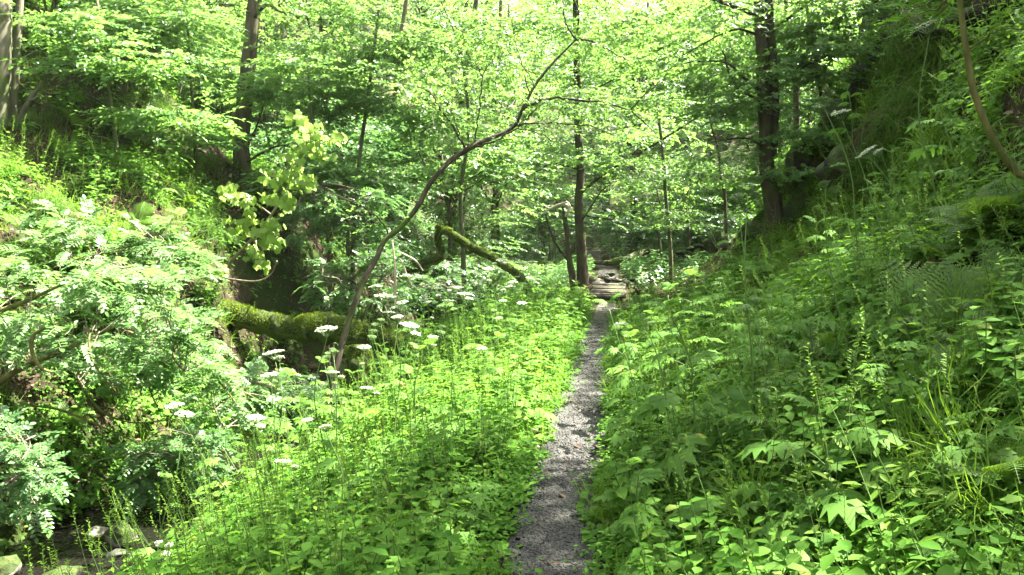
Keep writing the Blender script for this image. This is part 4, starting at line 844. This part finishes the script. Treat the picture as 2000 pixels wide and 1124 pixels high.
right = [put_hog(rg.choice([3, 4, 5, 7, 5, 6, 10, 4]), x, y, rg.uniform(.55, 1.05), 'hogweeds growing among ferns on the right bank', (rg.normal(0, .1), rg.normal(-.12, .1))) for x, y in R1 if not (1000 + x / y * F > 1760 and y < 6)]
R2 = scatter_pts(34, 2.9, 7.5, lambda y: path_x(y) + rg.uniform(.45, 3.2), .24)
right += [put_hog(rg.choice([3, 4, 4, 5]), x, y, rg.uniform(.7, 1.1), 'hogweeds growing among ferns on the right bank', (rg.normal(0, .12), rg.normal(-.15, .12))) for x, y in R2 if 1000 + x / y * F < 1740]
rows_label(right, 16, lambda o, i, r: f"leafy hogweed on the right bank, {i} from left in its {r} row")

# ------------------------------------------------------------------ ferns
def frond_mesh(rg, L=.6, n=17, arch=1.0):
    mb = MB(); t = np.linspace(0, 1, 12); ang = R(62) - arch * t * R(75); P = np.concatenate([[[0, 0, 0]], np.cumsum(np.stack([0 * ang[1:], np.cos(ang[1:]), np.sin(ang[1:])], -1) * L / 11, 0)])
    tube(mb, P, np.linspace(.003, .0008, 12), 4, m=1, cap=False)
    pin = MB(); K = 8
    for k in range(K):
        y = k / K; s = (1 - y) ** .8 * .13 + .02
        for sd in (-1, 1): pin.add([(0, y, 0), (sd * s, y + .07, -.01), (sd * s * .9, y + .13, -.01), (0, y + .1, 0)], [(0, 1, 2, 3) if sd > 0 else (3, 2, 1, 0)])
    pt = pin.tmpl(); tt = np.repeat(np.linspace(.12, .97, n), 2); sd = np.tile([-1., 1.], n); i = tt * 11; pos = np.stack([np.interp(i, np.arange(12), P[:, j]) for j in range(3)], -1)
    ta = R(62) - arch * tt * R(75); tan = np.stack([0 * ta, np.cos(ta), np.sin(ta)], -1); nrm = np.stack([0 * ta, -np.sin(ta), np.cos(ta)], -1)
    ln = L * .30 * np.clip(np.sin(np.clip(tt * 1.15, 0, 1) ** .6 * math.pi), .08, 1) * rg.uniform(.93, 1.05, len(tt)); f = np.stack([sd, 0 * sd, 0 * sd], -1) + tan * .35 - nrm * .15
    mb.put(pt, pos, frames(f, nrm), ln); return mb.mesh('fern_frond', [M_fern, M_stem])
rg = np.random.default_rng(9); FR = [frond_mesh(rg, .62, 18, a) for a in (.8, 1.05, 1.3)]
def make_fern(seed, n):
    rg = np.random.default_rng(seed); root = thing('fern', 'x', 'fern')
    for k in range(n):
        o = link('frond', FR[rg.integers(0, 3)], root); s = rg.uniform(.75, 1.1); o.scale = (s, s, s); o.rotation_euler = (rg.uniform(-.45, .25), rg.normal(0, .15), k / n * 6.283 + rg.normal(0, .25))
    return root
FN = [make_fern(301, 9), make_fern(302, 7), make_fern(303, 11)]; fu = set(); ferns = []
def put_fern(k, x, y, s, tilt=0, label=None):
    o = FN[k] if k not in fu else copy_tree(FN[k]); fu.add(k); n = normal(np.array([x]), np.array([y]))[0]; v = Vector(n * .6 + np.array([0, 0, .6])); o.location = (x, y, Hs(x, y) + .01)
    o.rotation_euler = (Vector((0, 0, 1)).rotation_difference(v) @ Quaternion((0, 0, 1), rg.uniform(0, 6))).to_euler(); o.scale = (s, s, s); o['group'] = 'ferns on the banks'
    if label: o['label'] = label
    else: ferns.append(o)
    return o
for c, r, s, k, lab in [(1890, 690, 1.35, 2, 'largest yellow-green fern at the right edge of the photo'), (1985, 590, .8, 0, 'fern cut by the right edge behind the largest fern'), (1655, 690, .75, 0, 'pale fern in the middle of the right bank'),
                        (1600, 640, .6, 1, 'small pale fern left of the middle one on the right bank'), (1990, 950, .7, 1, 'grey-green fern at the right edge near the bottom'), (1290, 610, .8, 0, 'low fern spreading right of the footbridge'),
                        (1820, 320, .9, 2, 'fern under the curved sapling high on the right bank'), (360, 400, .8, 0, 'dark fern in shade below the tall straight trunk'), (140, 250, .9, 1, 'sunlit pale fern high on the left bank'), (130, 830, .6, 0, 'dark fern over the stream in the left shade')]:
    p = find_ground(c, r); put_fern(k, p[0], p[1], s, 0, lab)
for k in range(60):
    if k < 34: c, r = rg.uniform(1300, 2000), rg.uniform(300, 800)
    elif k < 50: c, r = rg.uniform(0, 600), rg.uniform(250, 640)
    else: c, r = rg.uniform(820, 1100), rg.uniform(500, 620)
    p = find_ground(c, r); 
    if abs(p[0] - path_x(p[1])) > .5 and p[2] > WATER + .1: put_fern(int(rg.integers(0, 3)), p[0], p[1], rg.uniform(.5, .95))
rows_label(ferns, 10, lambda o, i, r: f"bushy green fern, {i} from left in its {r} row")

# ------------------------------------------------------------------ grass tussocks
def tussock(seed, n, L, droop, m, w=.0028):
    rg = np.random.default_rng(seed); mb = MB()
    for k in range(n):
        a = rg.uniform(0, 6.28); el = rg.uniform(.7, 1.45); l = L * rg.uniform(.5, 1.15); p = np.array([rg.normal(0, .05), rg.normal(0, .05), 0]); d0 = dirs(a, el); P = [p]
        for i in range(5): d0 = unit(d0 + np.array([0, 0, -droop * .28 * (i + 1) / 2])); P.append(P[-1] + d0 * l / 5)
        ribbon(mb, P, w * np.array([1, 1.1, 1, .8, .5, .1]))
    return mb.mesh('grass_tussock', [m])
TU = [tussock(1, 150, .55, .9, M_grass), tussock(2, 120, .45, 1.3, M_grass), tussock(3, 170, .6, 1.8, M_drygrass, .003), tussock(4, 110, .35, .7, M_grass)]
tus = []
def put_tus(k, p, s, label=None, side=None):
    o = link('grass_tussock', TU[k]); x, y = p[0], p[1]; n = normal(np.array([x]), np.array([y]))[0]; v = Vector(n * (.9 if k == 2 else .5) + np.array([0, 0, .5]))
    if side is not None: v = Vector(side)
    o.location = (float(x), float(y), Hs(x, y) - .01); o.rotation_euler = (Vector((0, 0, 1)).rotation_difference(v) @ Quaternion((0, 0, 1), rg.uniform(0, 6))).to_euler(); o.scale = (s,) * 3
    tag(o, label, 'grass tussock', 'grass tussocks on the banks'); (tus.append(o) if not label else None); return o
put_tus(0, find_ground(1900, 930), 1.15, 'big grass tussock with long blades combed to the left, lower right corner', (-.7, -.2, .6))
put_tus(0, find_ground(1840, 1000), .9, 'grass tussock in front of the big combed one, lower right', (-.6, -.2, .6))
for k in range(180):
    if k < 75: c, r = rg.uniform(1500, 1860), rg.uniform(60, 480); kk = 2 if k % 3 else 1; s = rg.uniform(1.1, 2.0)
    elif k < 105: c, r = rg.uniform(1350, 2000), rg.uniform(420, 1100); kk = int(rg.choice([0, 1, 3])); s = rg.uniform(.5, .9)
    elif k < 155: c, r = rg.uniform(0, 620), rg.uniform(150, 520); kk = int(rg.choice([1, 2, 2, 3])); s = rg.uniform(.7, 1.3)
    else: c, r = rg.uniform(820, 1110), rg.uniform(400, 640); kk = int(rg.choice([1, 2, 3])); s = rg.uniform(.7, 1.2)
    p = find_ground(c, r)
    if 430 < c < 680 and r > 340: continue
    if p[1] < 30 and abs(p[0] - path_x(p[1])) > .45 and p[2] > WATER + .1: put_tus(kk, p, s)
rows_label(tus, 14, lambda o, i, r: f"grass tussock on the banks, {i} from left in its {r} row")

# ------------------------------------------------------------------ ground cover, litter, chips: what nobody could count
rg = np.random.default_rng(123)
def plantlet(kind):
    mb = MB()
    if kind == 0:      # nettle like
        h = .26; tube(mb, np.array([(0, 0, -.02), (.01, 0, h * .5), (0, .01, h)]), [.003, .0025, .0015], 3, m=1, cap=False)
        for k in range(5):
            z = h * (.3 + .17 * k); a = k * 1.57 + rg.normal(0, .2)
            for s in (0, math.pi): mb.put(L_beech, np.array([[0, 0, z]]), frames(dirs(np.array([a + s]), np.array([.15 - rg.uniform(0, .4)])), np.array([[0, 0, 1.]])), [.075 - .007 * k])
    elif kind == 1:    # ground elder: three toothed leaflets on a stalk
        for k in range(3):
            a = k * 2.1 + rg.normal(0, .3); e = np.array([math.cos(a) * .07, math.sin(a) * .07, rg.uniform(.1, .2)]); tube(mb, np.array([(0, 0, -.02), e * .5, e]), .0016, 3, m=1, cap=False)
            for s in (-1.2, 0, 1.2): mb.put(L_saw, e[None], frames(dirs(np.array([a + s]), np.array([rg.uniform(-.3, .1)])), np.array([[0, 0, 1.]])), [.075])
    elif kind == 2:    # low rosette
        for k in range(7): a = k * .9 + rg.normal(0, .2); mb.put(L_round, np.array([[math.cos(a) * .02, math.sin(a) * .02, rg.uniform(.01, .06)]]), frames(dirs(np.array([a]), np.array([rg.uniform(-.1, .5)])), np.array([[0, 0, 1.]])), [rg.uniform(.04, .065)])
    elif kind == 3:    # fine small leaved sprawl
        for k in range(14):
            e = np.array([rg.normal(0, .05), rg.normal(0, .05), rg.uniform(.02, .14)]); a = rg.uniform(0, 6.28); mb.put(L_beech, e[None], frames(dirs(np.array([a]), np.array([rg.normal(0, .3)])), np.array([[rg.normal(0, .3), 0, 1.]])), [rg.uniform(.022, .036)])
    elif kind == 5:    # tall wispy flowering stem
        h = .62; P = spline([(0, 0, -.02), (.02, .01, h * .5), (.05, .0, h)], 3); tube(mb, P, np.linspace(.0022, .001, len(P)), 3, m=1, cap=False)
        for k in range(6):
            z = h * (.2 + .09 * k); a = k * 2.4; mb.put(L_narrow, np.array([[.03 * z / h, 0, z]]), frames(dirs(np.array([a]), np.array([rg.uniform(0, .7)])), np.array([[0, 0, 1.]])), [.07 - .006 * k])
        for k in range(16):
            z = h * (.78 + .26 * k / 16); a = rg.uniform(0, 6.28); mb.put(L_narrow, np.array([[.045, 0, z]]), frames(dirs(np.array([a]), np.array([.5])), np.array([[0, 0, 1.]])), [.018])
    else:
        for k in range(9):
            a = rg.uniform(0, 6.28); d0 = dirs(a, rg.uniform(.7, 1.4)); l = rg.uniform(.12, .28); P = [np.array([rg.normal(0, .02), rg.normal(0, .02), -.01])]
            for i in range(3): d0 = unit(d0 + np.array([0, 0, -.25])); P.append(P[-1] + d0 * l / 3)
            ribbon(mb, P, [.0022, .002, .0015, .0003])
    return mb.tmpl()
PL = [[plantlet(k) for _ in range(3)] for k in range(6)]
def wedge(n, y0, y1, p=1.6):
    u = rg.random(n); y = (y0 ** p + u * (y1 ** p - y0 ** p)) ** (1 / p); return rg.uniform(-.72, .72, n) * y + rg.uniform(-.3, .3, n), y
def cover(name, label, kind, n, y0, y1, keep, m, smin=.7, smax=1.3, p=1.6, grow=0.0):
    x, y = wedge(n, y0, y1, p); k = keep(x, y); x, y = x[k], y[k]; z = H(x, y); nr = normal(x, y)
    up = nr * .55 + np.array([0, 0, .6]) + rg.normal(0, .18, nr.shape); az = rg.uniform(0, 6.28, len(x)); M = frames(dirs(az, 0 * az), up)
    # keep +Z exactly along up
    zc = unit(up); yc = unit(np.cross(zc, M[..., 0])); M = np.stack([np.cross(yc, zc), yc, zc], -1)
    S = rg.uniform(smin, smax, len(x)) * (1 + grow * np.clip((y - 6) / 10, 0, 2)); kk = rg.integers(0, 3, len(x)); mb = MB()
    for i in range(3): q = kk == i; mb.put(PL[kind][i], np.stack([x, y, z], -1)[q], M[q], S[q])
    tag(obj(name, mb, [m, M_stem]), label, kind='stuff')
def dry(x, y): return (x < stream_x(y) - .72) | (x > stream_x(y) + .72)
def offpath(x, y, w=.22): return np.abs(x - path_x(y) - .1 * vnoise(y * 2.3, y * 0 + (x > path_x(y)) * 7.0, 3)) > w
def scree(x, y): c = 1000 + x / y * F; return (c > 1215) & (c < 1440) & (y > 13.5) & (y < 24) & (fbm(x * 2, y * 2, 19) < .25)
def earth(x, y): c = 1000 + x / y * F; return (c > 60) & (c < 470) & (y > 9) & (y < 16.5) & (H(x, y) > .7) & (H(x, y) < 3.4) & (fbm(x * 1.1, y * 1.1, 29) < -.08)
def hollow(x, y): c = 1000 + x / y * F; return (c > 430) & (c < 655) & (y > 12.3) & (y < 18) & (H(x, y) < 2.1)
def isleft(x, y): return x < stream_x(y)
def patch(x, y, thr, sc=.8, s=71): return fbm(x * sc, y * sc, s) > thr
gully = lambda x, y: ~((y > 14.5) & (y < 21) & (x > path_x(y) - np.where(y > 17.3, 1.0, .3)) & (x < path_x(y) + .75)) & ~((np.abs(y - 19.2) < .8) & (x > .6) & (x < 4.4))
dens = lambda x, y: np.where(isleft(x, y), patch(x, y, .05) | patch(x, y, .2, 3, 5), patch(x, y, -.55)) & dry(x, y) & gully(x, y) & ~(hollow(x, y) & (rg.random(len(x)) < .7)) & ~((x - path_x(y) > .7) & (y > 10.5) & (fbm(x * 1.3, y * 1.3, 8) + .35 * (rg.random(len(x)) - .5) < .12)) & ~scree(x, y) & ~earth(x, y) & ~((x < stream_x(y)) & (y < 9.2) & (rg.random(len(x)) < .6)) & ((y < 12) | (rg.random(len(x)) < .8))
cover('nettles', 'nettle like herbs covering the banks', 0, 17000, 2.2, 20, lambda x, y: dens(x, y) & offpath(x, y, .38) & patch(x, y, -.08, 1.1, 77), M_herb, .6, 1.7, 1.5, .25)
cover('ground_elder', 'three leaved herbs covering the banks', 1, 9000, 2.2, 20, lambda x, y: dens(x, y) & offpath(x, y, .34) & patch(x, y, -.15, 1.4, 12), M_hog, .6, 1.2, 1.5, .3)
cover('low_herbs', 'low round leaved herbs on the ground', 2, 22000, 2.0, 20, lambda x, y: dens(x, y) & offpath(x, y, .21), M_herb, .7, 1.3, 1.4, .3)
cover('fine_herbs', 'fine small leaved herbs sprawling on the ground', 3, 26000, 2.0, 15, lambda x, y: dens(x, y) & offpath(x, y, .2) & patch(x, y, -.1, 2, 31), M_herb, .7, 1.5, 1.4, .2)
cover('grass', 'short grass between the herbs', 4, 20000, 2.0, 20, lambda x, y: dry(x, y) & offpath(x, y, .2) & gully(x, y) & ~scree(x, y) & ~hollow(x, y) & patch(x, y, -.02, 1.6, 44), M_grass, .6, 1.3, 1.4, .2)
cover('tall_wispy_herbs', 'thin upright stems with seed heads standing above the herbs', 5, 3600, 2.6, 16, lambda x, y: dens(x, y) & offpath(x, y, .4), M_grass, .7, 1.35, 1.4)
cover('valley_floor_herbs', 'herbs covering the valley floor and slopes beyond the footbridge', 0, 16000, 19, 46, lambda x, y: offpath(x, y, .5) & gully(x, y) & patch(x, y, -.4) & ((x > stream_x(y) + .7) | (x < stream_x(y) - .8)), M_hazel, 1.2, 2.6, 1.4)
# fallen leaves
def litter():
    n = 42000; x, y = wedge(n, 2.5, 24, 1.5); k = dry(x, y) & (offpath(x, y, .3) | (rg.random(n) < .14)); x, y = x[k], y[k]; nr = normal(x, y); az = rg.uniform(0, 6.28, len(x)); mb = MB()
    mb.put(leaf_simple(.33, .12, .2), np.stack([x, y, H(x, y) + .012], -1), frames(dirs(az, 0 * az) + nr * rg.normal(0, .3, (len(x), 1)), nr + rg.normal(0, .3, nr.shape)), rg.uniform(.035, .08, len(x)))
    tag(obj('leaf_litter', mb, M_litterleaf), 'brown fallen leaves on the banks', kind='stuff')
litter()
def chips():
    mb = MB(); v = np.array([(a, b, e) for e in (-.3, .3) for a, b in ((-1, -.7), (.8, -.8), (1, .6), (-.7, .8))], float); v[4:] *= .8; mb.add(v, [(3, 2, 1, 0), (4, 5, 6, 7), (0, 1, 5, 4), (1, 2, 6, 5), (2, 3, 7, 6), (3, 0, 4, 7)]); tm = mb.tmpl()
    n = 30000; y = 2.6 * (14 / 2.6) ** rg.random(n) ** 1.0; u = rg.uniform(-1, 1, n); x = path_x(y) + u * .23; k = (fbm(x * 2.2, y * 1.1, 91) > -.22) | (rg.random(n) < .3); x, y = x[k], y[k]; az = rg.uniform(0, 6.28, len(x))
    o = MB(); o.put(tm, np.stack([x, y, H(x, y) + .014], -1), frames(dirs(az, rg.normal(0, .25, len(x))), np.stack([rg.normal(0, .3, len(x)), rg.normal(0, .3, len(x)), np.ones(len(x))], -1)), rg.uniform(.005, .014, len(x)) * np.clip(y / 5, .9, 1.6))
    tag(obj('gravel', o, M_slate), 'grey slate chips on the path', kind='stuff')
chips()
# drop any model plant that found no place
for o in [HG[k] for k in range(len(HG)) if k not in proto_used] + [FN[k] for k in range(3) if k not in fu] + [p for p in protoT + protoS if p.name not in used]:
    for c in list(o.children_recursive) + [o]: bpy.data.objects.remove(c, do_unlink=True)

# the bright damp air of the valley
hb = MB(); box(hb, (0, 48, 22), (150, 130, 60)); hz = obj('haze', hb, []); tag(hz, 'thin bright air of the valley', kind='stuff')
hm, nt, ns, ls, pb = mat('haze_air'); ns.remove(pb); pv = ns.new('ShaderNodeVolumePrincipled'); pv.inputs['Density'].default_value = .0003; pv.inputs['Color'].default_value = (.92, .97, .88, 1); pv.inputs['Anisotropy'].default_value = .3
ls.new(pv.outputs[0], ns['Material Output'].inputs['Volume']); hz.data.materials.append(hm)
scene.cycles.volume_bounces = 0
